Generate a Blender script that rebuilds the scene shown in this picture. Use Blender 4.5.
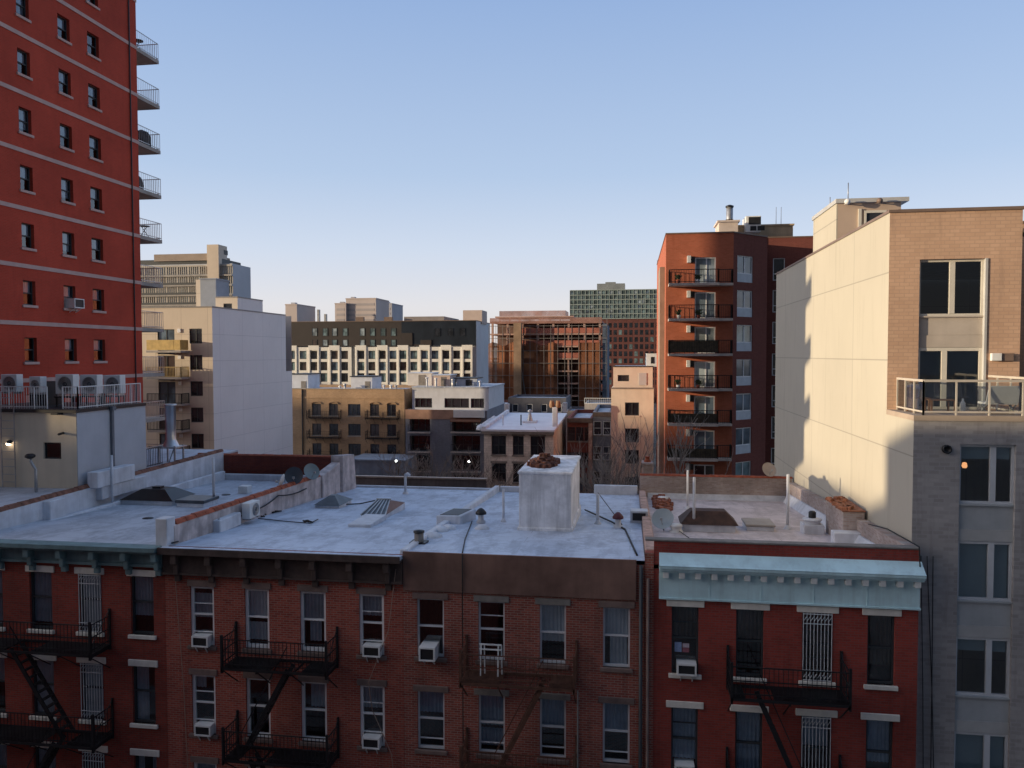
import bpy, math, random
from mathutils import Vector, Matrix
R = math.radians
random.seed(7)
for o in list(bpy.data.objects): bpy.data.objects.remove(o)
SC = bpy.context.scene
COL = SC.collection

# ------------------------------------------------------------------ camera
CZ = 23.0; FPX = 785.0
_yaw, _pit, _rol = R(8.6), R(2.15), R(-0.1)
FWD = Vector((-math.sin(_yaw)*math.cos(_pit), math.cos(_yaw)*math.cos(_pit), -math.sin(_pit)))
_r = Vector((math.cos(_yaw), math.sin(_yaw), 0)); _u = _r.cross(FWD)
RGT = _r*math.cos(_rol)+_u*math.sin(_rol); UPV = _u*math.cos(_rol)-_r*math.sin(_rol)
CAM = Vector((0, 0, CZ))
cd = bpy.data.cameras.new('camera'); co = bpy.data.objects.new('camera', cd); COL.objects.link(co)
m3 = Matrix((RGT, UPV, -FWD)).transposed()
co.matrix_world = Matrix.Translation(CAM) @ m3.to_4x4()
cd.sensor_width = 36.0; cd.lens = FPX/1024*36; cd.clip_start = .1; cd.clip_end = 5000
SC.camera = co

# ------------------------------------------------------------------ light
SUN_A, SUN_E = 20.0, 6.0          # degrees: from -X turned towards -Y, elevation
w = bpy.data.worlds.new("World"); SC.world = w; w.use_nodes = True
nt = w.node_tree; bg = nt.nodes['Background']
sky = nt.nodes.new('ShaderNodeTexSky'); sky.sky_type = 'NISHITA'; sky.sun_disc = False
sky.sun_elevation = R(SUN_E)
sdir = Vector((-math.cos(R(SUN_A))*math.cos(R(SUN_E)), -math.sin(R(SUN_A))*math.cos(R(SUN_E)), math.sin(R(SUN_E))))
sky.sun_rotation = math.atan2(sdir.x, sdir.y)
sky.altitude = 0; sky.air_density = 0.6; sky.dust_density = 0.4; sky.ozone_density = 1.5
# clear evening air: the sky texture blended with a smooth blue-to-pink elevation gradient
tc = nt.nodes.new('ShaderNodeTexCoord'); sx = nt.nodes.new('ShaderNodeSeparateXYZ'); nt.links.new(tc.outputs['Generated'], sx.inputs[0])
rp_ = nt.nodes.new('ShaderNodeValToRGB'); el = rp_.color_ramp.elements
SKYSTOPS = [(0.0, (.76, .68, .68)), (.06, (.82, .78, .80)), (.13, (.68, .745, .87)), (.22, (.50, .63, .84)), (.42, (.32, .47, .77)), (.75, (.32, .47, .76)), (1.0, (.30, .44, .72))]
while len(el) < len(SKYSTOPS): el.new(.5)
for i, (p_, c_) in enumerate(SKYSTOPS): el[i].position = p_; el[i].color = (*c_, 1)
nt.links.new(sx.outputs[2], rp_.inputs[0])
vs = nt.nodes.new('ShaderNodeVectorMath'); vs.operation = 'SCALE'; vs.inputs['Scale'].default_value = 1/.14
nt.links.new(rp_.outputs[0], vs.inputs[0])
mx = nt.nodes.new('ShaderNodeMix'); mx.data_type = 'RGBA'; mx.inputs[0].default_value = .8
nt.links.new(sky.outputs[0], mx.inputs[6]); nt.links.new(vs.outputs[0], mx.inputs[7])
# brighter, warmer sky round the low sun
dt = nt.nodes.new('ShaderNodeVectorMath'); dt.operation = 'DOT_PRODUCT'; dt.inputs[1].default_value = tuple(sdir)
nt.links.new(tc.outputs['Generated'], dt.inputs[0])
gr_ = nt.nodes.new('ShaderNodeValToRGB'); ge = gr_.color_ramp.elements; gr_.color_ramp.interpolation = 'EASE'
ge[0].position = .55; ge[0].color = (0, 0, 0, 1); ge[1].position = 1.0; ge[1].color = (1, .88, .80, 1)
nt.links.new(dt.outputs['Value'], gr_.inputs[0])
gs = nt.nodes.new('ShaderNodeVectorMath'); gs.operation = 'SCALE'; gs.inputs['Scale'].default_value = 3.5/.14
nt.links.new(gr_.outputs[0], gs.inputs[0])
ga = nt.nodes.new('ShaderNodeVectorMath'); ga.operation = 'ADD'
nt.links.new(mx.outputs[2], ga.inputs[0]); nt.links.new(gs.outputs[0], ga.inputs[1])
# the southern half of the sky is dimmer
yr_ = nt.nodes.new('ShaderNodeMapRange'); yr_.inputs[1].default_value = -.8; yr_.inputs[2].default_value = .15; yr_.inputs[3].default_value = .14; yr_.inputs[4].default_value = 1.0
nt.links.new(sx.outputs[1], yr_.inputs[0])
gm = nt.nodes.new('ShaderNodeVectorMath'); gm.operation = 'SCALE'; nt.links.new(ga.outputs[0], gm.inputs[0]); nt.links.new(yr_.outputs[0], gm.inputs['Scale'])
nt.links.new(gm.outputs[0], bg.inputs[0]); bg.inputs[1].default_value = 0.14
sl = bpy.data.lights.new('sun', 'SUN'); sl.energy = 4.8; sl.angle = R(.6); sl.color = (1.0, .80, .54)
so = bpy.data.objects.new('sun', sl); COL.objects.link(so)
so.rotation_euler = sdir.to_track_quat('Z', 'Y').to_euler(); so.location = (0, -20, 80)
SC.view_settings.view_transform = 'Standard'; SC.view_settings.look = 'None'
SC.view_settings.exposure = 0.13; SC.view_settings.gamma = 1
SC.cycles.max_bounces = 6; SC.cycles.transparent_max_bounces = 8; SC.cycles.caustics_reflective = False

# ------------------------------------------------------------------ placing helpers
def ray(px, py): return FWD*FPX+RGT*(px-512)-UPV*(py-384)
def atY(px, py, Y): d = ray(px, py); return CAM+d*(Y/d.y)
def atX(px, py, X): d = ray(px, py); return CAM+d*(X/d.x)
def atZ(px, py, Z): d = ray(px, py); return CAM+d*((Z-CZ)/d.z)
def pxm(Y, px=512):                       # pixels per metre on a plane y=Y
    return (atY(px+.5, 384, Y).x-atY(px-.5, 384, Y).x)

# ------------------------------------------------------------------ materials
MATS = {}
def _new(name):
    m = bpy.data.materials.new(name); m.use_nodes = True; n = m.node_tree
    return m, n, n.nodes['Principled BSDF']
def _coords(n, scale=(1, 1, 1), wall=False):
    g = n.nodes.new('ShaderNodeNewGeometry')
    if wall:
        s = n.nodes.new('ShaderNodeSeparateXYZ'); n.links.new(g.outputs['Position'], s.inputs[0])
        a = n.nodes.new('ShaderNodeMath'); a.operation = 'ADD'
        n.links.new(s.outputs[0], a.inputs[0]); n.links.new(s.outputs[1], a.inputs[1])
        c = n.nodes.new('ShaderNodeCombineXYZ'); n.links.new(a.outputs[0], c.inputs[0]); n.links.new(s.outputs[2], c.inputs[1])
        out = c.outputs[0]
    else: out = g.outputs['Position']
    mp = n.nodes.new('ShaderNodeMapping'); mp.inputs['Scale'].default_value = scale
    n.links.new(out, mp.inputs[0]); return mp.outputs[0]
def _noise(n, co, scale, detail=4, rough=.6):
    t = n.nodes.new('ShaderNodeTexNoise'); t.inputs['Scale'].default_value = scale
    t.inputs['Detail'].default_value = detail; t.inputs['Roughness'].default_value = rough
    n.links.new(co, t.inputs['Vector']); return t.outputs['Fac']
def _ramp(n, fac, stops):
    r = n.nodes.new('ShaderNodeValToRGB'); e = r.color_ramp.elements
    while len(e) < len(stops): e.new(.5)
    for i, (p, c) in enumerate(stops):
        e[i].position = p; e[i].color = (*c, 1) if len(c) == 3 else c
    n.links.new(fac, r.inputs[0]); return r.outputs[0]
def _mix(n, fac, a, b, mode='MIX'):
    x = n.nodes.new('ShaderNodeMix'); x.data_type = 'RGBA'; x.blend_type = mode
    for s, v in ((x.inputs[0], fac), (x.inputs[6], a), (x.inputs[7], b)):
        if isinstance(v, (int, float)): s.default_value = v
        elif isinstance(v, tuple): s.default_value = (*v, 1)
        else: n.links.new(v, s)
    return x.outputs[2]
def _bump(n, p, h, strength, dist=.02):
    b = n.nodes.new('ShaderNodeBump'); b.inputs['Strength'].default_value = strength; b.inputs['Distance'].default_value = dist
    n.links.new(h, b.inputs['Height']); n.links.new(b.outputs[0], p.inputs['Normal'])
def plain(name, col, rough=.7, var=.12, scale=1.2, metal=0.0, streak=0.0, spec=.4):
    if name in MATS: return MATS[name]
    m, n, p = _new(name)
    c0 = tuple(max(0, v*(1-var)) for v in col); c1 = tuple(min(1, v*(1+var)) for v in col)
    f = _noise(n, _coords(n), scale)
    c = _ramp(n, f, [(.35, c0), (.65, c1)])
    if streak:
        g = _noise(n, _coords(n, (3.5, 3.5, .25)), 1.0, 5)
        c = _mix(n, _ramp(n, g, [(.48, (0, 0, 0)), (.72, (streak,)*3)]), c, tuple(v*.5 for v in col))
    n.links.new(c, p.inputs['Base Color'])
    p.inputs['Roughness'].default_value = rough; p.inputs['Metallic'].default_value = metal
    p.inputs['Specular IOR Level'].default_value = spec
    MATS[name] = m; return m
def brick(name, c1, c2, mortar, bw=.215, bh=.075, ms=.010, offset=.5, var=.35, bump=.4, stain=None, big=.35):
    if name in MATS: return MATS[name]
    m, n, p = _new(name); co_ = _coords(n, (1, 1, 1), True)
    b = n.nodes.new('ShaderNodeTexBrick'); n.links.new(co_, b.inputs[0]); b.offset = offset
    b.inputs['Scale'].default_value = 1; b.inputs['Mortar Size'].default_value = ms; b.inputs['Mortar Smooth'].default_value = .2
    b.inputs['Brick Width'].default_value = bw; b.inputs['Row Height'].default_value = bh
    b.inputs['Color1'].default_value = (*c1, 1); b.inputs['Color2'].default_value = (*c2, 1); b.inputs['Mortar'].default_value = (*mortar, 1)
    b.inputs['Bias'].default_value = 0
    f = _noise(n, _coords(n), big, 6, .65)
    c = _mix(n, 1.0, b.outputs['Color'], _ramp(n, f, [(.3, (1-var,)*3), (.7, (1+var*.5,)*3)]), 'MULTIPLY')
    f2 = _noise(n, _coords(n, (3, 3, .35)), 1.3, 5)
    c = _mix(n, _ramp(n, f2, [(.55, (0, 0, 0)), (.8, (.45,)*3)]), c, stain or tuple(v*.45 for v in c1))
    n.links.new(c, p.inputs['Base Color']); p.inputs['Roughness'].default_value = .88
    p.inputs['Specular IOR Level'].default_value = .25
    _bump(n, p, b.outputs['Fac'], -bump, .01)
    MATS[name] = m; return m
def roofing(name, col, dirt, scale=.5, seam=True, amount=.55):
    if name in MATS: return MATS[name]
    m, n, p = _new(name); co_ = _coords(n)
    f = _noise(n, co_, scale, 7, .62); f2 = _noise(n, _coords(n, (1, .3, 1)), 1.6, 6, .7); f3 = _noise(n, co_, 9, 4)
    c = _ramp(n, f, [(.3, tuple(v*.80 for v in col)), (.5, col), (.72, tuple(min(1, v*1.1) for v in col))])
    c = _mix(n, _ramp(n, f2, [(.47, (0, 0, 0)), (.60, (amount,)*3)]), c, dirt)
    f4 = _noise(n, _coords(n, (.6, .6, 1)), .55, 8, .7)
    c = _mix(n, _ramp(n, f4, [(.50, (0, 0, 0)), (.535, (amount*.8,)*3), (.56, (amount*.15,)*3), (.70, (amount*.5,)*3)]), c, tuple(v*.8 for v in dirt))
    c = _mix(n, _ramp(n, f3, [(.6, (0, 0, 0)), (.8, (amount*.5,)*3)]), c, tuple(v*.6 for v in dirt))
    if seam:
        b = n.nodes.new('ShaderNodeTexBrick'); n.links.new(co_, b.inputs[0]); b.offset = .4; b.inputs['Scale'].default_value = 1
        b.inputs['Brick Width'].default_value = 9.; b.inputs['Row Height'].default_value = .95; b.inputs['Mortar Size'].default_value = .018
        b.inputs['Mortar Smooth'].default_value = .8
        c = _mix(n, b.outputs['Fac'], c, tuple(v*.62 for v in col)); 
        c = _mix(n, .0, c, c)
    n.links.new(c, p.inputs['Base Color']); p.inputs['Roughness'].default_value = .62
    _bump(n, p, f, .35, .06); MATS[name] = m; return m
def glass(name, tint=(.7, .8, .85), refl=.5, rough=.03):
    """clear pane one can look through"""
    if name in MATS: return MATS[name]
    m = bpy.data.materials.new(name); m.use_nodes = True; n = m.node_tree; n.nodes.clear()
    o = n.nodes.new('ShaderNodeOutputMaterial'); t = n.nodes.new('ShaderNodeBsdfTransparent'); t.inputs[0].default_value = (*tint, 1)
    g = n.nodes.new('ShaderNodeBsdfGlossy'); g.inputs['Roughness'].default_value = rough; g.inputs[0].default_value = (.9, .95, 1, 1)
    l = n.nodes.new('ShaderNodeLayerWeight'); l.inputs[0].default_value = .35
    mm = n.nodes.new('ShaderNodeMath'); mm.operation = 'MULTIPLY_ADD'; mm.inputs[1].default_value = refl; mm.inputs[2].default_value = .08
    n.links.new(l.outputs['Fresnel'], mm.inputs[0])
    f = _noise(n, _coords(n), 1.1, 2); b = n.nodes.new('ShaderNodeBump'); b.inputs['Strength'].default_value = .06; b.inputs['Distance'].default_value = .05
    n.links.new(f, b.inputs['Height']); n.links.new(b.outputs[0], g.inputs['Normal'])
    x = n.nodes.new('ShaderNodeMixShader'); n.links.new(mm.outputs[0], x.inputs[0]); n.links.new(t.outputs[0], x.inputs[1]); n.links.new(g.outputs[0], x.inputs[2])
    n.links.new(x.outputs[0], o.inputs[0]); MATS[name] = m; return m
def pane(name, col, rough=.12, spec=.8):
    """dark far-off window glass"""
    if name in MATS: return MATS[name]
    m, n, p = _new(name); f = _noise(n, _coords(n), .45, 2)
    n.links.new(_ramp(n, f, [(.4, tuple(v*.5 for v in col)), (.6, tuple(v*1.5 for v in col))]), p.inputs['Base Color'])
    p.inputs['Roughness'].default_value = rough; p.inputs['Specular IOR Level'].default_value = spec; p.inputs['Coat Weight'].default_value = .3
    MATS[name] = m; return m
def lampmat(name, col, e):
    if name in MATS: return MATS[name]
    m, n, p = _new(name); p.inputs['Emission Color'].default_value = (*col, 1); p.inputs['Emission Strength'].default_value = e
    MATS[name] = m; return m
def netting(name, col, alpha):
    m, n, p = _new(name); f = _noise(n, _coords(n), .25, 5)
    n.links.new(_ramp(n, f, [(.35, tuple(v*.6 for v in col)), (.65, col)]), p.inputs['Base Color']); p.inputs['Roughness'].default_value = .95
    a = _ramp(n, _noise(n, _coords(n, (1, 1, .5)), .4, 3), [(.35, (alpha-.18,)*3), (.6, (alpha,)*3)])
    n.links.new(a, p.inputs['Alpha']); MATS[name] = m; return m

# ------------------------------------------------------------------ mesh helpers
def root_of(o):
    while o.parent: o = o.parent
    return o
class MB:
    def __init__(s): s.v = []; s.f = []; s.sm = []
    def face(s, *pts, smooth=False):
        i = len(s.v); s.v += [tuple(p) for p in pts]; s.f.append(tuple(range(i, i+len(pts)))); s.sm.append(smooth)
    def hexa(s, p):                     # 8 points: bottom 4 ccw, top 4 ccw
        i = len(s.v); s.v += [tuple(q) for q in p]
        for f in ((3, 2, 1, 0), (4, 5, 6, 7), (0, 1, 5, 4), (1, 2, 6, 5), (2, 3, 7, 6), (3, 0, 4, 7)):
            s.f.append(tuple(i+k for k in f)); s.sm.append(False)
    def box(s, x0, x1, y0, y1, z0, z1):
        s.hexa([(x0, y0, z0), (x1, y0, z0), (x1, y1, z0), (x0, y1, z0), (x0, y0, z1), (x1, y0, z1), (x1, y1, z1), (x0, y1, z1)])
    def cbox(s, c, sx, sy, sz, rz=0, tz=1.0):   # base centre, size, turn, taper of the top
        ca, sa = math.cos(rz), math.sin(rz); P = []
        for z, k in ((0, 1), (sz, tz)):
            for a, b in ((-1, -1), (1, -1), (1, 1), (-1, 1)):
                x, y = a*sx/2*k, b*sy/2*k; P.append((c[0]+x*ca-y*sa, c[1]+x*sa+y*ca, c[2]+z))
        s.hexa(P)
    def fbox(s, F, u0, u1, z0, z1, d0, d1):
        s.hexa([F.p(u0, z0, d1), F.p(u1, z0, d1), F.p(u1, z0, d0), F.p(u0, z0, d0), F.p(u0, z1, d1), F.p(u1, z1, d1), F.p(u1, z1, d0), F.p(u0, z1, d0)])
    def fquad(s, F, u0, u1, z0, z1, d):
        s.face(F.p(u0, z0, d), F.p(u1, z0, d), F.p(u1, z1, d), F.p(u0, z1, d))
    def bar(s, a, b, w, h=None):
        a = Vector(a); b = Vector(b); h = h or w; d = (b-a).normalized()
        r = d.cross(Vector((0, 0, 1)))
        if r.length < 1e-3: r = Vector((1, 0, 0))
        r.normalize(); u = r.cross(d)
        P = []
        for q in (a, b):
            for i, j in ((-1, -1), (1, -1), (1, 1), (-1, 1)): P.append(q+r*(i*w/2)+u*(j*h/2))
        s.hexa(P)
    def tube(s, pts, rad, n=8, cap=True):
        pts = [Vector(p) for p in pts]; rr = rad if isinstance(rad, (list, tuple)) else [rad]*len(pts)
        base = len(s.v); prev = None
        for k, p in enumerate(pts):
            d = (pts[min(k+1, len(pts)-1)]-pts[max(k-1, 0)]).normalized()
            if prev is None:
                r = d.cross(Vector((0, 0, 1)))
                if r.length < 1e-3: r = Vector((1, 0, 0))
            else: r = prev-d*prev.dot(d)
            r.normalize(); prev = r; u = d.cross(r)
            for j in range(n):
                a = 2*math.pi*j/n; s.v.append(tuple(p+(r*math.cos(a)+u*math.sin(a))*rr[k]))
        for k in range(len(pts)-1):
            for j in range(n):
                a = base+k*n+j; b = base+k*n+(j+1) % n; s.f.append((a, b, b+n, a+n)); s.sm.append(True)
        if cap:
            s.f.append(tuple(base+j for j in reversed(range(n)))); s.sm.append(False)
            e = base+(len(pts)-1)*n; s.f.append(tuple(e+j for j in range(n))); s.sm.append(False)
    def lathe(s, c, prof, n=16, axis=None):   # prof list of (r,z)
        ax = Vector(axis).normalized() if axis else Vector((0, 0, 1))
        r0 = ax.cross(Vector((0, 1, .01))).normalized(); u0 = ax.cross(r0); c = Vector(c); base = len(s.v)
        for r, z in prof:
            for j in range(n):
                a = 2*math.pi*j/n; s.v.append(tuple(c+ax*z+(r0*math.cos(a)+u0*math.sin(a))*r))
        for k in range(len(prof)-1):
            for j in range(n):
                a = base+k*n+j; b = base+k*n+(j+1) % n; s.f.append((a, b, b+n, a+n)); s.sm.append(True)
    def prism(s, pts, z0, z1):
        lo = [(p[0], p[1], z0) for p in pts]; hi = [(p[0], p[1], z1) for p in pts]; k = len(pts)
        for i in range(k): s.face(lo[i], lo[(i+1) % k], hi[(i+1) % k], hi[i])
        s.face(*hi); s.face(*reversed(lo))
    def build(s, name, m, parent=None, kind=None, bevel=0):
        me = bpy.data.meshes.new(name)
        if parent is not None: off = root_of(parent).location.copy()
        else:
            xs = [v[0] for v in s.v]; ys = [v[1] for v in s.v]; zs = [v[2] for v in s.v]
            off = Vector(((min(xs)+max(xs))/2, (min(ys)+max(ys))/2, min(zs)))
        me.from_pydata([(v[0]-off[0], v[1]-off[1], v[2]-off[2]) for v in s.v], [], s.f)
        me.polygons.foreach_set('use_smooth', s.sm); me.materials.append(m); me.update()
        o = bpy.data.objects.new(name, me); COL.objects.link(o)
        if parent is not None: o.parent = parent
        else: o.location = off
        if kind: o['kind'] = kind
        if bevel:
            b = o.modifiers.new('bevel', 'BEVEL'); b.width = bevel; b.segments = 1
        return o
class Fr:
    """wall frame: u runs along U, d points out of the wall"""
    def __init__(s, x, y, ux=1, uy=0):
        l = math.hypot(ux, uy); s.O = (x, y); s.U = (ux/l, uy/l); s.N = (uy/l, -ux/l)
    def p(s, u, z, d=0): return Vector((s.O[0]+s.U[0]*u+s.N[0]*d, s.O[1]+s.U[1]*u+s.N[1]*d, z))
def wall(mb, F, u0, u1, z0, z1, holes=(), depth=.25):
    us = sorted({u0, u1, *[min(max(h[0], u0), u1) for h in holes], *[min(max(h[1], u0), u1) for h in holes]})
    zs = sorted({z0, z1, *[h[2] for h in holes], *[h[3] for h in holes]})
    for a, b in zip(us, us[1:]):
        for c, d in zip(zs, zs[1:]):
            if b-a < 1e-5 or d-c < 1e-5: continue
            mu, mz = (a+b)/2, (c+d)/2
            if any(h[0] < mu < h[1] and h[2] < mz < h[3] for h in holes): continue
            mb.fquad(F, a, b, c, d, 0)
    for a, b, c, d in holes:
        mb.face(F.p(a, c, 0), F.p(a, d, 0), F.p(a, d, -depth), F.p(a, c, -depth))
        mb.face(F.p(b, c, 0), F.p(b, c, -depth), F.p(b, d, -depth), F.p(b, d, 0))
        mb.face(F.p(a, d, 0), F.p(b, d, 0), F.p(b, d, -depth), F.p(a, d, -depth))
        mb.face(F.p(a, c, 0), F.p(a, c, -depth), F.p(b, c, -depth), F.p(b, c, 0))
def thing(name, label, cat, loc, group=None):
    o = bpy.data.objects.new(name, None); COL.objects.link(o); o.location = loc; o.empty_display_size = .2
    o['label'] = label; o['category'] = cat
    if group: o['group'] = group
    return o
def tag(o, label, cat, group=None, kind=None):
    o['label'] = label; o['category'] = cat
    if group: o['group'] = group
    if kind: o['kind'] = kind
    return o
def sub(name, m, parent, fn, **k):
    b = MB(); fn(b); return b.build(name, m, parent, **k)
# ------------------------------------------------------------------ palette
M_BR1 = brick('brick_oxblood', (.33, .055, .038), (.23, .043, .032), (.19, .09, .07), stain=(.06, .02, .015))
M_BR2 = brick('brick_worn_red', (.44, .10, .065), (.28, .058, .043), (.33, .20, .16), stain=(.09, .035, .03))
M_BR3 = brick('brick_brown_red', (.40, .105, .073), (.24, .062, .048), (.34, .24, .195), stain=(.08, .035, .03))
M_BR4 = brick('brick_painted_red', (.35, .058, .043), (.26, .047, .036), (.23, .085, .07), stain=(.08, .02, .015))
M_TOWER = brick('brick_tower_red', (.50, .062, .034), (.44, .055, .03), (.44, .09, .055), var=.22, stain=(.28, .035, .024))
M_OLD = brick('brick_old_pale', (.48, .40, .36), (.36, .27, .24), (.42, .38, .36), var=.5, stain=(.25, .15, .12))
M_CEM = plain('cement_brown', (.20, .115, .09), .9, .3, .7, streak=.4)
M_WSTONE = plain('white_painted_stone', (.76, .72, .64), .7, .1, 2, streak=.25)
M_DSTONE = plain('brownstone_lintel', (.20, .14, .12), .85, .2, 2, streak=.3)
M_GSTONE = plain('grey_lintel', (.22, .2, .18), .85, .2, 2, streak=.3)
M_TEAL = plain('teal_painted_metal', (.15, .235, .25), .55, .2, 1.5, streak=.35)
M_LBLUE = plain('light_blue_painted_metal', (.58, .80, .84), .5, .1, 1.2, streak=.35)
M_DCORN = plain('dark_brown_cornice', (.075, .052, .045), .7, .3, 2, streak=.3)
M_IRON = plain('black_iron', (.012, .012, .014), .5, .3, 3)
M_RUST = plain('rust_brown_iron', (.10, .045, .028), .75, .3, 3)
M_WHITE = plain('white_paint', (.80, .80, .80), .45, .05, 2)
M_ALU = plain('aluminium_frame', (.62, .63, .65), .45, .08, 2)
M_DARKFR = plain('dark_window_frame', (.045, .05, .055), .5, .1, 2)
M_PWHITE = plain('white_plastic', (.74, .74, .72), .5, .05, 2)
M_BLACKP = plain('black_plastic', (.02, .02, .022), .5, .1, 3)
M_CURT = plain('white_curtain', (.76, .78, .82), .9, .1, 2)
M_CURG = plain('grey_curtain', (.50, .54, .60), .9, .15, 2)
M_BLUEC = plain('blue_curtain', (.34, .42, .54), .9, .15, 2)
M_BLIND = plain('roller_blind', (.30, .34, .38), .9, .05, 1)
M_COAT = roofing('silver_roof_coating', (.50, .54, .60), (.24, .265, .31), amount=.5)
M_COAT2 = roofing('blue_white_roof_coating', (.56, .63, .74), (.27, .31, .39), amount=.5)
M_COAT4 = roofing('pinkish_roof_coating', (.62, .55, .55), (.34, .29, .29), amount=.5)
M_FLASH = plain('white_flashing', (.62, .64, .68), .6, .15, 1.2, streak=.35)
M_TILE = plain('terracotta_coping', (.34, .085, .04), .8, .35, 3, streak=.3)
M_MAROON = brick('brick_back_parapet', (.23, .05, .03), (.16, .035, .025), (.15, .07, .06))
M_TAR = plain('black_tar', (.02, .02, .022), .45, .3, 3)
M_GALV = plain('galvanised_steel', (.42, .42, .42), .42, .2, 2, metal=.6)
M_GL = glass('clear_glass', (.78, .84, .88), .6)
M_GLB = glass('bluish_glass', (.45, .6, .68), .75)
M_STACK = plain('bulkhead_white_stucco', (.80, .80, .82), .8, .2, 1.6, streak=.8)
M_WIRE = plain('cable_black', (.015, .015, .015), .6, .1, 3)
M_WIREL = plain('cable_tan', (.32, .22, .17), .7, .1, 3)
M_CONC = plain('concrete', (.36, .33, .30), .85, .15, .8, streak=.2)

# ------------------------------------------------------------------ windows
def cloth_fn(F, u0, u1, z0, z1, d, waves=5, amp=.025):
    def fn(b):
        n = 24
        for i in range(n):
            a, c = i/n, (i+1)/n
            da = d+amp*math.sin(a*waves*6.283); dc = d+amp*math.sin(c*waves*6.283)
            b.face(F.p(u0+(u1-u0)*a, z0, da), F.p(u0+(u1-u0)*c, z0, dc), F.p(u0+(u1-u0)*c, z1, dc), F.p(u0+(u1-u0)*a, z1, da), smooth=True)
    return fn
def sash(P, F, u0, u1, z0, z1, fm, gm=None, d=-.12, w=.055, rail=.52, lintel=None, sill=None, curtain=None, cmat=None, blind=0, bars=None, name='window', lh=.22, ll=.11, extra=()):
    b = MB(); h = z1-z0; zm = z0+h*rail
    b.fbox(F, u0, u0+w, z0, z1, d-.06, d+.03); b.fbox(F, u1-w, u1, z0, z1, d-.06, d+.03)
    b.fbox(F, u0+w, u1-w, z1-w, z1, d-.06, d+.028); b.fbox(F, u0+w, u1-w, z0, z0+w*1.3, d-.06, d+.028)
    b.fbox(F, u0+w, u1-w, zm-.03, zm+.03, d-.05, d+.02)
    for t in extra: b.fbox(F, u0+w, u1-w, z0+h*t-.012, z0+h*t+.012, d-.045, d+.012)
    W = b.build(name, fm, P)
    g = MB(); g.fquad(F, u0+w, u1-w, zm+.03, z1-w, d-.02); g.fquad(F, u0+w, u1-w, z0+w*1.3, zm-.03, d-.04)
    g.build('pane', gm or M_GL, W)
    if lintel: sub('lintel', lintel, W, lambda q: q.fbox(F, u0-ll, u1+ll, z1, z1+lh, -.06, .045), bevel=.01)
    if sill: sub('sill', sill, W, lambda q: q.fbox(F, u0-.09, u1+.09, z0-.13, z0, -.16, .075), bevel=.01)
    if curtain:
        for (a, c, e, f_) in curtain:
            sub('curtain', cmat or M_CURT, W, cloth_fn(F, u0+(u1-u0)*a, u0+(u1-u0)*c, z0+h*e, z0+h*f_, d-.10, max(2, 7*(c-a))))
    if blind: sub('blind', M_BLIND, W, lambda q: q.fbox(F, u0+w, u1-w, z1-h*blind, z1-w, d-.11, d-.10))
    if bars:
        def fn(q):
            n = 8
            for i in range(n+1):
                u = u0+.03+(u1-u0-.06)*i/n; q.fbox(F, u-.009, u+.009, z0+.02, z1-.02, .01, .03)
            for t in (.02, .16, .84, .98): q.fbox(F, u0+.02, u1-.02, z0+h*t-.012, z0+h*t+.012, .03, .045)
            for i in range(n):                      # zig-zag ornament rows
                ua = u0+.03+(u1-u0-.06)*i/n; ub = u0+.03+(u1-u0-.06)*(i+1)/n
                for t in (.88, .05): q.bar(F.p(ua, z0+h*t, .04), F.p(ub, z0+h*(t+.07), .04), .014)
        sub('security_grille', bars, W, fn)
    return W
def window_ac(F, u, z, label, w=.58, h=.36, dep=.20, group='air conditioners in the windows', tilt=0):
    t = thing('window_air_conditioner', label, 'air conditioner', F.p(u, z, 0), group)
    def body(b):
        b.fbox(F, u-w/2, u+w/2, z, z+h, -.25, dep-.03)
        b.fbox(F, u-w/2, u+w/2, z+h-.05, z+h, dep-.03, dep); b.fbox(F, u-w/2, u+w/2, z, z+.05, dep-.03, dep)
        b.fbox(F, u-w/2, u-w/2+.05, z+.05, z+h-.05, dep-.03, dep); b.fbox(F, u+w/2-.05, u+w/2, z+.05, z+h-.05, dep-.03, dep)
    sub('casing', M_PWHITE, t, body)
    def gr(b):
        b.fquad(F, u-w/2+.05, u+w/2-.05, z+.05, z+h-.05, dep-.026)
    sub('grille', M_BLACKP, t, gr)
    def br(b):
        for s in (-1, 1): b.bar(F.p(u+s*w*.3, z-.015, dep*.8), F.p(u+s*w*.3, z-.22, .02), .03)
    sub('bracket', M_PWHITE, t, br)
    return t
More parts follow.
